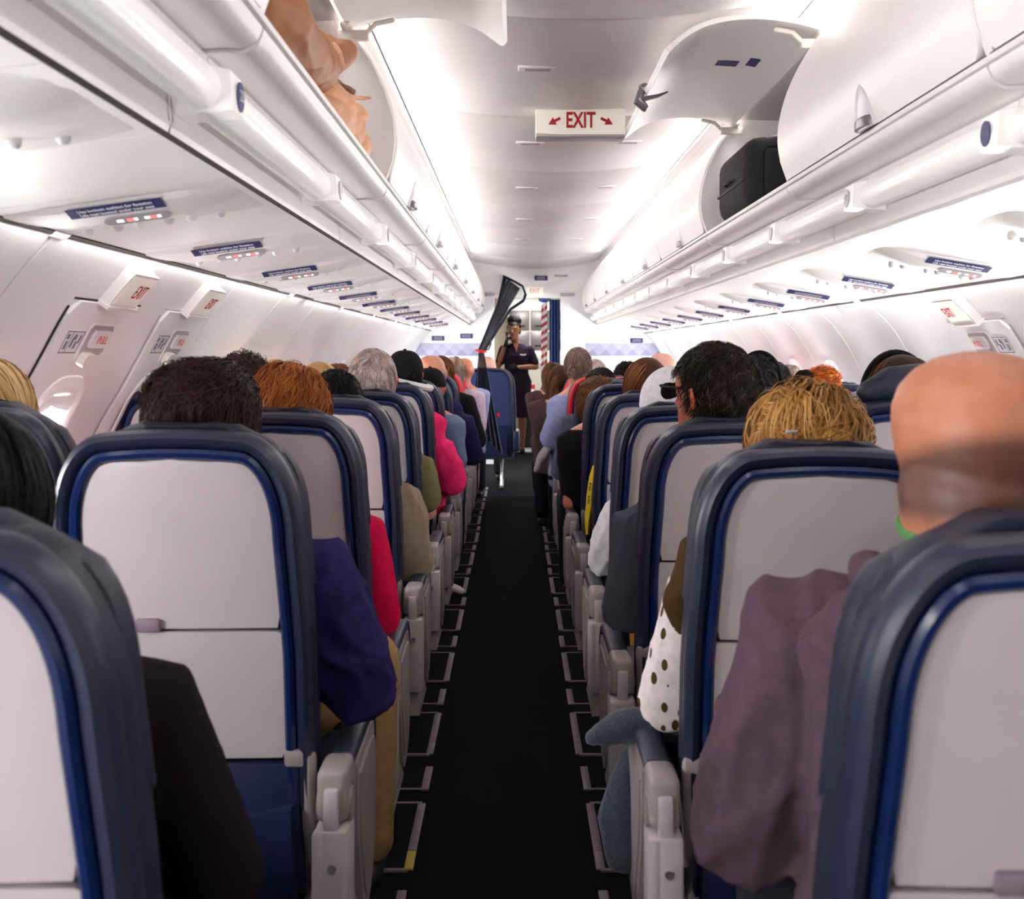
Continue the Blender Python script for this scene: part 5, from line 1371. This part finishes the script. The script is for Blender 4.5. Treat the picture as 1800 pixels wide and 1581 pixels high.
# row 2: curly dark blonde, dotted sleeve, shawl
p, H = seated('passenger with curly dark blonde hair in a polka dot blouse and brown shawl', HX(1418, 2), RY(2), HZ(690, 2), M['dots'], elbow=at(1176, 1232, 2.18), shoulder=at(1222, 1050, 2.18), ar=0.064, voxel=0.009, seed=22, foldamp=0.012, hand=(0.42, 2.55, 0.62))
strands('hair', H, 5600, scalp(-0.85, -0.45, 0.3), 0.11, 0.0030, 0.006, 0.030, 22, whorl=(0.1, 0.1, 1), m=HC['curlyblond'], parent=p, R0=(0.092, 0.108, 0.106), curl=0.012, cfreq=17, clump=0.85, nclump=80, messy=0.28, steps=10, tone=(0.0, 1.0))
sm = MB()
e0 = at(1205, 1000, 2.17); sm.tube([at(1300, 955, 2.2), at(1240, 985, 2.17), at(1208, 1060, 2.165), at(1212, 1150, 2.17), at(1200, 1190, 2.175)], [0.07, 0.068, 0.056, 0.035, 0.02], 14, flat=0.9)
sm.tube([at(1300, 960, 2.2), at(1290, 1100, 2.24), at(1250, 1190, 2.24)], [0.07, 0.08, 0.04], 12)
sh_ = remesh(sm, 'shawl', 0.009, M['shawl'], 3); c2 = coords(sh_); put(sh_, c2 + normals(sh_) * (0.022 * fold(c2, 5, 50))[:, None])
link('shawl', sh_, p)['label'] = 'dark olive brown shawl'
hp = MB().box(-0.012, 0.012, -0.002, 0.002, -0.004, 0.004, 0.002); hp.map(lambda q: H @ (q + Vector((-0.062, -0.125, 0.045)))); hp.build('hair_clip', M['metal'], p)
# row 3: salt and pepper hair with sunglasses
p, H = seated('man with short salt and pepper hair and dark sunglasses in a steel grey shirt', HX(1257, 3), RY(3), HZ(612, 3), M['steel'], elbow=at(1098, 1075, 3.0), shoulder=at(1118, 925, 2.98), ar=0.066, voxel=0.008, seed=23, foldamp=0.025, yaw=R(40), hk=1.16, wide=1.10, skin=(212, 128, 100), trousers='ochre', neck=0.068)
strands('hair', H, 6500, scalp(-0.66, -0.05, 0.5), 0.034, 0.0020, 0.004, 0.010, 23, whorl=(0.15, -0.3, 1), m=HC['saltdark'], parent=p, messy=0.3, clump=0.45, nclump=260, R0=(0.090, 0.106, 0.111), tone=(0.0, 0.75), curl=0.003, cfreq=90)
g = MB()
for q in (-1, 1):
    g.tube([H @ Vector((q * 0.085, -0.012, 0.012)), H @ Vector((q * 0.089, 0.03, 0.022)), H @ Vector((q * 0.080, 0.100, 0.024))], 0.003, 6, flat=1.3)
g.tube([H @ Vector((-0.080, 0.102, 0.026)), H @ Vector((0, 0.118, 0.030)), H @ Vector((0.080, 0.102, 0.026))], 0.0035, 6)
gl_ = g.build('sunglasses', M['dark'], p)
M['lens'] = mat('dark_lens', (0.012, 0.016, 0.03), 0.08)
for q in (-1, 1):
    MB().loft([[H @ Vector((q * 0.042 + 0.034 * math.cos(a), 0.112 - 0.010 * abs(math.cos(a)) + dy_, 0.012 + 0.021 * math.sin(a))) for a in [2 * PI * k / 14 for k in range(14)]] for dy_ in (0, 0.003)]).build('lens', M['lens'], gl_)
# row 4: white hood
p, H = seated('passenger under a white hood behind the man with sunglasses', HX(1176, 4), RY(4), HZ(655, 4), M['white'], elbow=at(1062, 985, 3.8), shoulder=at(1088, 905, 3.78), ar=0.064, voxel=0.012, seed=24, foldamp=0.02, hx=0.0)
hd_ = MB(); hd_.ell(H @ Vector((0, -0.02, 0.008)), (0.108, 0.122, 0.132), 18, 12); hd_.tube([H @ Vector((0, -0.06, -0.06)), H @ Vector((0, -0.05, -0.16))], [0.09, 0.11], 14)
hm = remesh(hd_, 'hood', 0.01, M['white'], 4); c2 = coords(hm); put(hm, c2 + normals(hm) * (0.014 * fold(c2, 3, 18))[:, None]); link('hood', hm, p)
# row 5: long straight brown hair
p, H = seated('woman with long straight chestnut hair on the right aisle', HX(1137, 5), RY(5), HZ(634, 5), M['black_knit'], voxel=0.013, seed=25, elbow=at(1085, 905, 4.65))
strands('hair', H, 3600, scalp(-0.85, -0.3, 0.4), 0.30, 0.0032, 0.006, 0.014, 25, whorl=(0.25, 0.2, 1), hang=-0.3, m=HC['brown'], parent=p, steps=9, clump=0.35, messy=0.04, flow='part', tone=(0.1, 0.9))
# row 6: curly brown, black sleeve, bare forearm
p, H = seated('passenger with curly brown hair and a black sleeve leaning into the aisle', HX(1050, 6), RY(6), HZ(668, 6), M['black'], elbow=at(1002, 885, 5.4), shoulder=at(1018, 785, 5.4), ar=0.07, sleeve='short', voxel=0.013, seed=26, skin=(198, 122, 96))
strands('hair', H, 3200, scalp(-0.85, -0.4, 0.3), 0.12, 0.0034, 0.006, 0.02, 26, m=HC['brown'], parent=p, curl=0.014, cfreq=35, clump=0.7, nclump=60, messy=0.4, steps=8, tone=(0.1, 0.75))
p, H = seated('passenger with black hair and glasses behind the curly brown head', HX(1056, 7), RY(7), HZ(651, 7), M['steel'], voxel=0.015, seed=27, elbow=at(985, 830, 6.15), yaw=R(-15))
strands('hair', H, 2000, scalp(), 0.07, 0.004, 0.005, 0.012, 27, m=HC['black'], parent=p)
g = MB(); g.tube([H @ Vector((0.086, -0.01, 0.012)), H @ Vector((0.082, 0.10, 0.024)), H @ Vector((0, 0.118, 0.028)), H @ Vector((-0.082, 0.10, 0.024)), H @ Vector((-0.086, -0.01, 0.012))], 0.005, 6); g.build('glasses', M['dark'], p)
p, H = seated('man with cropped grey brown hair sitting tall on the right aisle', HX(1016, 8), RY(8), HZ(613, 8), M['lightblue'], voxel=0.014, seed=28, elbow=at(968, 770, 6.95), shoulder=at(985, 730, 6.9), ar=0.075, skin=(206, 134, 112), neck=0.062, hk=1.03)
strands('hair', H, 2400, scalp(-0.62, -0.05, 0.45), 0.028, 0.0034, 0.003, 0.005, 28, m=HC['greybrown'], parent=p, messy=0.2, tone=(0.0, 0.8))
p, H = seated('woman with brown hair far along the right aisle', HX(984, 9), RY(9), HZ(645, 9), M['brownish'], voxel=0.016, seed=29, elbow=at(955, 760, 7.7), ar=0.07)
strands('hair', H, 1600, scalp(-0.85, -0.3, 0.4), 0.22, 0.005, 0.006, 0.014, 29, hang=-0.3, m=HC['brown'], parent=p, flow='part', messy=0.05, tone=(0.0, 0.6))
p, H = seated('passenger in a dark brown top farthest along the right aisle', HX(972, 11), RY(11), HZ(640, 11), M['brownish'], voxel=0.017, seed=30, elbow=at(944, 730, 9.3), ar=0.075)
strands('hair', H, 1200, scalp(-0.8, -0.3, 0.4), 0.15, 0.006, 0.006, 0.014, 30, hang=-0.3, m=HC['brown'], parent=p, messy=0.05, tone=(0.0, 0.6))
# middle and window seats on the right
p, H = seated('woman with brown hair and a dark hairband in front of the right window exit', HX(1585, 3), RY(3), HZ(632, 3), M['steel'], voxel=0.014, seed=31)
strands('hair', H, 3000, scalp(-0.8, -0.3, 0.4), 0.2, 0.0032, 0.006, 0.010, 31, whorl=(-0.1, 0.2, 1), hang=-0.3, m=HC['brown'], parent=p, flow='part', messy=0.05, tone=(0.0, 0.75))
headband(H, p, M['black'], 0.010, 0.098, 0.134, y=0.035)
p, H = seated('woman with an orange curly updo tied with a dark scrunchie', HX(1425, 4), RY(4), HZ(658, 4), M['white'], voxel=0.014, seed=32)
strands('hair', H, 2200, scalp(-0.8, -0.3, 0.4), 0.1, 0.0034, 0.006, 0.008, 32, whorl=(0, -0.9, 0.5), m=HC['orange'], parent=p, messy=0.1)
H2 = H @ Matrix.Translation((0.03, -0.06, 0.095))
strands('updo', H2, 1600, lambda q: q[:, 2] > -2, 0.06, 0.003, 0.0, 0.018, 33, m=HC['orange'], parent=p, R0=(0.042, 0.042, 0.036), c0=(0, 0, 0), curl=0.012, cfreq=60, messy=0.6)
sc_ = MB()
for k in range(9):
    a = 2 * PI * k / 9; sc_.ell(H @ Vector((-0.045 + 0.024 * math.cos(a), -0.085, 0.092 + 0.026 * math.sin(a))), (0.018, 0.02, 0.018), 8, 6)
link('scrunchie', remesh(sc_, 'scrunchie', 0.006, M['black'], 2), p)['label'] = 'dark scrunchie'
p, H = seated('passenger in black headphones behind the man with sunglasses, face turned aside', HX(1334, 5), RY(5), HZ(628, 5), M['black'], voxel=0.014, seed=34, yaw=R(-35))
strands('hair', H, 2000, scalp(), 0.06, 0.004, 0.005, 0.010, 34, m=HC['black'], parent=p)
headband(H, p, M['black'], 0.011, 0.098, 0.132, cups=True)
p, H = seated('passenger in dark sunglasses near the right window, partly hidden', HX(1360, 6), RY(6), HZ(640, 6), M['navy_knit'], voxel=0.016, seed=35, yaw=R(-30))
strands('hair', H, 1600, scalp(), 0.06, 0.004, 0.005, 0.010, 35, m=HC['black'], parent=p)
g = MB(); g.tube([H @ Vector((0.086, -0.01, 0.012)), H @ Vector((0.082, 0.10, 0.024)), H @ Vector((0, 0.118, 0.028)), H @ Vector((-0.082, 0.10, 0.024)), H @ Vector((-0.086, -0.01, 0.012))], 0.008, 6); g.build('sunglasses', M['dark'], p)
p, H = seated('passenger with greying brown hair left of the orange updo', 1.52, RY(7), HZ(645, 7), M['beige'], hx=0.07, sw=0.165, tw=0.92, other=(1.70, 6.15, 0.68), voxel=0.016, seed=36)
strands('hair', H, 1500, scalp(), 0.04, 0.004, 0.004, 0.008, 36, m=HC['greybrown'], parent=p)
p, H = seated('balding man with a pink crown ahead of the chestnut haired woman', HX(1162, 7), RY(7), HZ(620, 7), M['sky'], voxel=0.016, seed=37, skin=(232, 176, 158), bald=(0, 0.3))
p, H = seated('passenger with curly black hair left of the pink crown', HX(1103, 9), RY(9), HZ(641, 9), M['black'], voxel=0.016, seed=38, skin=(96, 62, 48))
strands('hair', H, 1800, scalp(-0.7, -0.3, 0.3), 0.08, 0.005, 0.006, 0.02, 38, m=HC['black'], parent=p, curl=0.012, cfreq=60, messy=0.6)
p, H = seated('pale haired passenger right of the tall grey brown head', HX(1046, 10), RY(10), HZ(634, 10), M['white'], voxel=0.017, seed=39)
strands('hair', H, 1000, scalp(), 0.05, 0.006, 0.004, 0.008, 39, m=HC['grey'], parent=p)

# ---- the flight attendant standing in the doorway, facing aft
def attendant():
    Y = 14.2
    O = Vector((at(908, 0, Y).x, Y, 0.012))
    P = lambda x, y, z: O + Vector((x, -y, z))                    # local y points towards the viewer
    hc = P(-0.035, 0.03, 1.60)
    H = head_matrix(hc, PI - R(12), 0.0, R(-6), 1.08)
    body = MB()
    tor = [(0.0, 0.82, 0.165, 0.115), (0.0, 0.93, 0.185, 0.125), (0.0, 1.04, 0.145, 0.10), (0.01, 1.17, 0.15, 0.105), (0.01, 1.27, 0.17, 0.11), (0.0, 1.36, 0.175, 0.085), (0, 1.40, 0.12, 0.065), (0, 1.43, 0.06, 0.055)]
    def torso(mb, add, z0=0):
        mb.loft([[P((w + add) * math.cos(a), y + (d + add) * math.sin(a), z) for a in [2 * PI * k / 20 for k in range(20)]] for y, z, w, d in tor if z >= z0])
    torso(body, 0)
    body.tube([P(0, 0, 1.40), P(-0.02, 0.015, 1.47), H @ Vector((0, -0.01, -0.06))], [0.056, 0.05, 0.052], 12)
    add_head(body, H, 0.97)
    sR, sL = P(-0.165, 0, 1.345), P(0.165, 0, 1.345)
    eR, eL = P(-0.24, 0.05, 1.13), P(0.255, 0.02, 1.12)
    hR, hL = P(-0.155, 0.09, 1.39), P(0.02, 0.17, 1.115)
    for s_, e_, h_, q, cd in ((sR, eR, hR, -1, (0.3, -0.1, 1)), (sL, eL, hL, 1, (-1, -0.1, -0.05))):
        body.tube([s_, s_.lerp(e_, 0.5), e_], [0.05, 0.046, 0.040], 12)
        body.tube([e_, e_.lerp(h_, 0.4), h_], [0.040, 0.038, 0.027], 12)
        add_hand(body, h_, cd, (0.6, 0, 0.2) if q < 0 else (0, 0.8, -0.3), 0.75, q)
    for q in (-1, 1):
        x = q * 0.075
        body.tube([P(q * 0.09, 0, 0.84), P(x * 1.1, 0.01, 0.62), P(x, 0.02, 0.46)], [0.095, 0.08, 0.058], 12)
        body.tube([P(x, 0.02, 0.46), P(x, -0.01, 0.30), P(x, 0, 0.09)], [0.056, 0.054, 0.034], 12)
        body.tube([P(x, -0.02, 0.035), P(x, 0.12, 0.025)], [0.03, 0.026], 10)
    me = remesh(body, 'person', 0.008, M['skin'], 4)
    co = coords(me); n = len(co); col = np.tile(np.array(srgb(122, 76, 52)), (n, 1))
    inv = np.array(H.inverted()); hl = co @ inv[:3, :3].T + inv[:3, 3]
    lip = (hl[:, 1] > 0.092) & (np.abs(hl[:, 2] + 0.05) < 0.012) & (np.abs(hl[:, 0]) < 0.026); col[lip] = np.array(srgb(130, 58, 56))
    brow = (hl[:, 1] > 0.06) & (np.abs(hl[:, 2] - 0.040) < 0.006) & (np.abs(np.abs(hl[:, 0]) - 0.035) < 0.022); col[brow] = np.array(srgb(40, 24, 20))
    a = me.attributes.new('tint', 'FLOAT_COLOR', 'POINT'); a.data.foreach_set('color', np.concatenate([col, np.ones((n, 1))], 1).astype(np.float32).ravel())
    p = tag(link('person', me), 'flight attendant in a dark dress speaking into a handset in the galley doorway', 'person')
    dr = MB(); torso(dr, 0.014)
    dr.loft([[P(w * math.cos(a), d * math.sin(a), z) for a in [2 * PI * k / 20 for k in range(20)]] for z, w, d in ((0.455, 0.165, 0.115), (0.60, 0.178, 0.125), (0.75, 0.190, 0.135), (0.92, 0.200, 0.138), (1.02, 0.165, 0.118))])
    for s_, e_, in ((sR, eR), (sL, eL)): dr.tube([s_, s_.lerp(e_, 0.75)], [0.066, 0.060], 12)
    dm = remesh(dr, 'dress', 0.009, cloth('dress_navy', (30, 22, 40)), 3); c2 = coords(dm); put(dm, c2 + normals(dm) * (0.012 * fold(c2, 8, 20))[:, None]); link('dress', dm, p)
    MB().loft([[P(-0.045, 0.088, 1.43), P(0.03, 0.088, 1.43), P(0.0, 0.120, 1.31)], [P(-0.045, 0.098, 1.43), P(0.03, 0.098, 1.43), P(0.0, 0.130, 1.31)]]).build('neckline', mat('attendant_skin', srgb(122, 76, 52), 0.5), p, 0)
    wing = MB()
    for q in (-1, 1): wing.loft([[P(0.085, 0.130, 1.268), P(0.085, 0.130, 1.288), P(0.085 + q * 0.045, 0.122, 1.292), P(0.085 + q * 0.034, 0.124, 1.272)], [P(0.085, 0.136, 1.268), P(0.085, 0.136, 1.288), P(0.085 + q * 0.045, 0.128, 1.292), P(0.085 + q * 0.034, 0.130, 1.272)]])
    wing.build('wing_badge', M['white_paint'], p, 0)
    strands('hair', H, 2600, scalp(-0.55, -0.15, 0.5), 0.12, 0.003, 0.004, 0.006, 50, whorl=(0, 0.9, 0.3), m=HC['black'], parent=p, messy=0.05, tone=(0.0, 0.5))
    H3 = H @ Matrix.Translation((0, -0.035, 0.118))
    strands('bun', H3, 1200, lambda q: q[:, 2] > -2, 0.08, 0.004, 0.0, 0.010, 51, m=HC['black'], parent=p, R0=(0.078, 0.078, 0.062), c0=(0, 0, 0), messy=0.3, tone=(0.0, 0.4))
    for q in (-1, 1):
        MB().ell(H @ Vector((q * 0.031, 0.0845, 0.018)), (0.009, 0.0115, 0.006), 10, 7).build('eye', mat('eye_white%d' % q, srgb(225, 220, 215), 0.2), p)
        MB().ell(H @ Vector((q * 0.031, 0.0945, 0.018)), (0.0062, 0.003, 0.0062), 8, 6).build('pupil', M['eye'], p)
        x = q * 0.075; MB().tube([P(x, -0.03, 0.022), P(x, 0.06, 0.020), P(x, 0.145, 0.016)], [0.034, 0.038, 0.030], 10).build('shoe', M['black'], p)
    gm = MB()
    for h_, q, cd in ((hR, -1, (0.3, -0.1, 1)), (hL, 1, (-1, -0.1, -0.05))):
        g1 = MB(); add_hand(g1, h_, cd, (0.6, 0, 0.2) if q < 0 else (0, 0.8, -0.3), 0.75, q, 1.14)
        link('glove', remesh(g1, 'glove', 0.006, M['black'], 2), p)
    hs = thing('telephone_handset', 'black interphone handset held to the attendant\'s cheek', 'handset', hR + Vector((0.028, -0.035, 0.10)))
    MB().tube([(0.0, 0, -0.07), (0.008, -0.01, 0.0), (0.0, 0, 0.075)], [0.018, 0.014, 0.018], 10).build('grip', M['dark'], hs)
    MB().ell((0.012, 0.004, 0.075), (0.026, 0.022, 0.022)).build('earpiece', M['dark'], hs)
    MB().ell((0.012, 0.0, -0.075), (0.024, 0.020, 0.020)).build('mouthpiece', M['dark'], hs)
attendant()
# ------------------------------------------------------------------ luggage in the open bins
# peach quilted jacket in the left bin
a0, a1 = OPEN_BIN[-1][2], OPEN_BIN[-1][3]
M['peach'] = mat('peach_nylon', srgb(204, 152, 118), 0.55, var=0.08, scale=14, bump=0.25, bscale=60)
M['peach_dark'] = mat('peach_strap', srgb(112, 68, 48), 0.6, var=0.08)
A = lambda px, py, Y: at(px, py, Y)
J_ = lambda u, z, y: Vector((CX - u, y, CAMZ + z))
M['peach_sleeve'] = mat('peach_sleeve', srgb(150, 98, 66), 0.55, var=0.1, scale=14, bump=0.25, bscale=60)
jo = thing('puffer_jacket', 'peach quilted puffer jacket stuffed in the open left bin', 'jacket', (CX - 0.8, 2.7, CAMZ + 0.52))
def jpart(name, mb, m, q, fo, seed, vox=0.007, par=None):
    me = remesh(mb, name, vox, m, 4); c = coords(me)
    k1 = np.abs(np.sin(c[:, 2] * 44 + 10 * c[:, 1])) ** 0.45; k2 = np.abs(np.sin(c[:, 1] * 30 - 26 * c[:, 2])) ** 0.45
    put(me, c + normals(me) * (q * (k1 * k2 - 0.6) + fo * fold(c, seed, 60))[:, None])
    o = link(name, me, jo); o.matrix_parent_inverse = Matrix.Translation(-jo.location); return o
bd = MB()
bd.ell(A(588, 228, 2.95), (0.085, 0.10, 0.085), 18, 12); bd.ell(A(612, 205, 3.02), (0.055, 0.08, 0.05), 16, 10); bd.ell(A(622, 262, 3.06), (0.048, 0.08, 0.09), 16, 10); bd.ell(A(560, 200, 2.8), (0.10, 0.15, 0.09), 16, 10)
bd.ell(J_(0.95, 0.68, 2.75), (0.18, 0.32, 0.15), 16, 10); bd.ell(J_(0.85, 0.62, 2.45), (0.16, 0.3, 0.10), 16, 10)
jpart('body', bd, M['peach'], 0.011, 0.008, 12)
sl = MB()
sl.tube([A(492, 40, 2.35), A(520, 72, 2.5), A(556, 98, 2.68), A(580, 112, 2.78)], [0.060, 0.058, 0.050, 0.042], 14)
sl.tube([A(572, 116, 2.76), A(590, 100, 2.80), A(604, 92, 2.84)], [0.040, 0.046, 0.040], 14)
sl.tube([A(545, 66, 2.75), A(575, 75, 2.80), A(604, 84, 2.85)], [0.022, 0.026, 0.022], 10)
sl.ell(A(545, 110, 2.62), (0.060, 0.10, 0.050), 16, 10); sl.ell(A(556, 135, 2.70), (0.045, 0.08, 0.035), 14, 9); sl.ell(A(572, 150, 2.8), (0.04, 0.07, 0.03), 14, 9)
sl.tube([A(470, 30, 2.2), A(530, 100, 2.5), A(570, 150, 2.78)], [0.09, 0.07, 0.04], 12)
jpart('sleeve', sl, M['peach_sleeve'], 0.0, 0.022, 31)
fl2 = MB(); fl2.ell(A(600, 160, 2.92), (0.042, 0.05, 0.016), 14, 8); fl2.ell(A(585, 150, 2.88), (0.03, 0.05, 0.02), 12, 8)
jpart('pocket_fold', fl2, M['peach_dark'], 0.004, 0.01, 5)
sb = MB(); sb.tube(smoothp([A(576, 112, 2.68), A(568, 124, 2.66), A(571, 140, 2.68), A(588, 156, 2.74), A(612, 167, 2.86), A(630, 172, 2.96), A(648, 172, 2.98)], 4), [0.020] * 12 + [0.020 - 0.001 * k for k in range(13)], 10, flat=0.35)
o_ = sb.build('belt', M['peach'], jo); o_.matrix_parent_inverse = Matrix.Translation(-jo.location)
cf = MB(); cf.tube([A(580, 88, 2.74), A(586, 98, 2.735), A(590, 112, 2.75), A(588, 122, 2.79)], 0.024, 10, flat=0.4)
o_ = cf.build('cuff_strap', M['peach'], jo); o_.matrix_parent_inverse = Matrix.Translation(-jo.location)
o_ = MB().ell(A(586, 95, 2.70), (0.007, 0.007, 0.009), 10, 6).build('snap', M['metal'], jo); o_.matrix_parent_inverse = Matrix.Translation(-jo.location)
# black suitcase in the right bin
M['case'] = mat('suitcase_black', srgb(9, 7, 7), 0.85, var=0.2, scale=60, bump=0.2)
cs = thing('suitcase', 'black soft suitcase inside the open right bin', 'suitcase', (CX + 0.865, 4.27, CAMZ + 0.52))
MB().box(-0.23, 0.24, -0.28, 0.30, 0.01, 0.29, 0.07, 4).build('body', M['case'], cs)
MB().box(-0.235, -0.20, -0.24, 0.26, 0.12, 0.13, 0.004).build('zip', M['dark'], cs)
MB().box(-0.17, 0.18, -0.305, -0.27, 0.05, 0.24, 0.025, 3).build('pocket', M['case'], cs)
MB().tube([(-0.15, -0.30, 0.27), (-0.05, -0.312, 0.285), (0.05, -0.312, 0.285), (0.15, -0.30, 0.27)], 0.006, 6).build('piping', M['latchdark'], cs)
MB().tube([(-0.225, -0.08, 0.15), (-0.245, -0.05, 0.15), (-0.245, 0.06, 0.15), (-0.225, 0.09, 0.15)], 0.007, 8).build('handle', M['dark'], cs)

# ------------------------------------------------------------------ gathered mesh curtain between the cabins
def net_material(name, rgb, alpha):
    m = mat(name, srgb(*rgb), 0.8, var=0.2, scale=50); nt = m.node_tree; N, L = nt.nodes, nt.links
    w = N.new('ShaderNodeTexNoise'); w.inputs['Scale'].default_value = 30
    b = N['Principled BSDF']; b.inputs['Alpha'].default_value = alpha
    return m
M['net'] = net_material('mesh_net', (40, 40, 60), 0.80)
M['webbing'] = cloth('webbing_navy', (20, 22, 38))
cu = thing('mesh_curtain', 'dark navy mesh curtain gathered by a red tie between the cabins', 'curtain', (0, 0, 0))
T0, T1 = at(892, 490, 12.74), at(917, 500, 12.74)
K0 = at(846, 618, 10.15)
low = [at(830, 750, 9.95), at(884, 800, 10.1)]
def net(path_l, path_r, n=14, folds=5, amp=0.02, nm='mesh'):
    mb = MB(); rings = []
    for i in range(n + 1):
        t = i / n; l = path_l(t); r = path_r(t); ring = []
        for j in range(25):
            u = j / 24; p = l.lerp(r, u); ring.append(p + Vector((0, amp * math.sin(u * folds * 2 * PI), 0)))
        rings.append(ring + [q + Vector((0, 0.004, 0)) for q in ring[::-1]])
    return mb.loft(rings).build(nm, M['net'], cu)
kl, kr = K0 + Vector((-0.025, 0, 0)), K0 + Vector((0.025, 0, 0))
net(lambda t: kl.lerp(T0, t), lambda t: kr.lerp(T1 + Vector((-0.02, 0, -0.05)), t), 12, 4, 0.03)
net(lambda t: low[0].lerp(kl, t ** 0.8), lambda t: low[1].lerp(kr, t ** 0.6), 12, 6, 0.03)
wbm = MB(); wbm.tube([T0 + Vector((-0.03, 0, 0.02)), T0.lerp(T1, 0.5) + Vector((0, 0, 0.0)), T1 + Vector((0.01, 0, -0.02)), T1 + Vector((0.045, -0.05, -0.12)), T1 + Vector((0.02, -0.15, -0.20)), K0.lerp(T1, 0.6) + Vector((0.03, -0.02, -0.02)), kr], [0.035, 0.03, 0.03, 0.025, 0.018, 0.016, 0.014], 8, flat=0.4)
wbm.tube([T0 + Vector((-0.03, 0, 0.01)), K0.lerp(T0, 0.6), kl], [0.025, 0.016, 0.012], 8, flat=0.4)
wbm.build('edge_webbing', M['webbing'], cu)
MB().tube([K0 + Vector((-0.045, -0.02, 0.012)), K0 + Vector((-0.02, -0.04, 0.0)), K0 + Vector((0.02, -0.04, -0.004)), K0 + Vector((0.04, -0.01, 0.0)), K0 + Vector((0, 0.04, 0)), K0 + Vector((-0.045, -0.02, 0.012))], 0.012, 8).build('tie', M['red'], cu)['label'] = 'red tie band'
MB().tube([K0 + Vector((0.02, -0.02, 0.01)), K0 + Vector((0.07, -0.02, 0.02)), K0 + Vector((0.09, -0.02, 0.07)), K0 + Vector((0.085, -0.02, 0.10))], 0.008, 6).build('hook', M['dark'], cu)

# ------------------------------------------------------------------ knit jumper over the right armrest, and other loose things
M['knit'] = mat('knit_bluegrey', srgb(38, 48, 64), 0.9, var=0.25, scale=120, bump=1.0, bscale=180, sheen=0.2)
kb = MB()
A = lambda px, py, Y=2.30: at(px, py, Y)
kb.tube([A(1045, 1296), A(1085, 1278), A(1130, 1275), A(1180, 1278), A(1230, 1300)], [0.025, 0.042, 0.046, 0.045, 0.04], 14, flat=0.8)
kb.tube([A(1130, 1300, 2.36), A(1180, 1310, 2.36), A(1230, 1320, 2.36)], [0.04, 0.05, 0.05], 12)
kb.tube([A(1118, 1330, 2.38), A(1098, 1380, 2.36), A(1086, 1440, 2.35), A(1092, 1500, 2.34)], [0.028, 0.036, 0.045, 0.04], 14, flat=1.2)
kb.tube([A(1142, 1360, 2.40), A(1135, 1430, 2.40), A(1125, 1500, 2.38)], [0.03, 0.045, 0.035], 12)
kb.tube([A(1078, 1500, 2.33), A(1100, 1520, 2.33), A(1130, 1515, 2.33)], [0.018, 0.022, 0.018], 10)
km = remesh(kb, 'knit_jumper', 0.007, M['knit'], 4); c2 = coords(km); put(km, c2 + normals(km) * (0.024 * fold(c2, 21, 48))[:, None])
tag(link('knit_jumper', km), 'blue grey knit jumper draped over the right aisle armrest and hanging into the aisle', 'jumper')
gj = MB(); gj.tube([at(962, 790, 6.95), at(950, 806, 6.93), at(941, 826, 6.92)], [0.045, 0.040, 0.022], 12, flat=0.6)
gm_ = remesh(gj, 'folded_jacket', 0.008, cloth('jacket_grey', (150, 146, 152)), 3); c2 = coords(gm_); put(gm_, c2 + normals(gm_) * (0.02 * fold(c2, 2, 50))[:, None])
tag(link('folded_jacket', gm_), 'pale grey jacket hanging off a far right aisle armrest', 'jacket')
M['yellow'] = mat('yellow_fabric', srgb(238, 206, 40), 0.6, var=0.06)
P5 = 4.60
ys = MB(); L_ = []
for py, xl, xr in ((811, 1045, 1048), (822, 1041, 1050), (838, 1036, 1050), (856, 1033, 1049), (872, 1031, 1049), (888, 1030, 1049), (904, 1028, 1046), (922, 1028, 1040), (940, 1030, 1036)):
    L_.append((at(xl, py, P5), at((xl + xr) / 2, py, P5 - 0.02), at(xr, py, P5 + 0.01)))
ys.loft([[a, b, c, c + Vector((0, 0.006, 0)), b + Vector((0, 0.006, 0)), a + Vector((0, 0.006, 0))] for a, b, c in L_])
yo = tag(ys.build('sash', M['yellow']), 'yellow cloth strip with black scribbled writing hanging beside a right aisle seat', 'sash')
sq = MB(); rr_ = random.Random(5)
for y0_, y1_ in ((849, 861), (872, 884)):                       # unreadable handwriting, two short words
    for k in range(5):
        py = y0_ + (y1_ - y0_) * k / 4; px = 1037.5 - (py - 850) * 0.10
        a = at(px - 1.6, py + rr_.uniform(-0.6, 0.6), P5 - 0.024); b = at(px + rr_.uniform(-0.5, 2.2), py + rr_.uniform(-2, 2), P5 - 0.024); c = at(px + 1.4, py + rr_.uniform(0, 2.4), P5 - 0.024)
        sq.tube([a, b, c], 0.0016, 5)
sq.build('lettering', M['dark'], yo)
shn = MB(); c = at(800, 1036, 5.85)
tag(MB().tube([c + Vector((-0.04, 0.05, 0.005)), c + Vector((0, 0, 0)), c + Vector((0.03, -0.05, 0.0))], [0.028, 0.034, 0.026], 10, flat=0.7).build('shoe', M['cream']), 'pale beige shoe at the edge of the aisle on the left', 'shoe')
# navy coat laid over the raised headrest in front of the bald man
cb = MB(); cX = SEATX['R2']
cb.tube([(cX - 0.13, RY(3) + 0.05, 1.185), (cX - 0.07, RY(3) + 0.05, 1.208), (cX + 0.03, RY(3) + 0.05, 1.214), (cX + 0.14, RY(3) + 0.05, 1.205)], [0.036, 0.046, 0.048, 0.045], 14)
cm_ = remesh(cb, 'headrest_cover', 0.009, M['leather2'], 4); c2 = coords(cm_); put(cm_, c2 + normals(cm_) * (0.018 * fold(c2, 6, 50))[:, None])
hr = link('headrest_pad', cm_, SEATS[(3, 'R2')]); hr.matrix_parent_inverse = Matrix.Translation(-Vector((cX, RY(3), 0)))
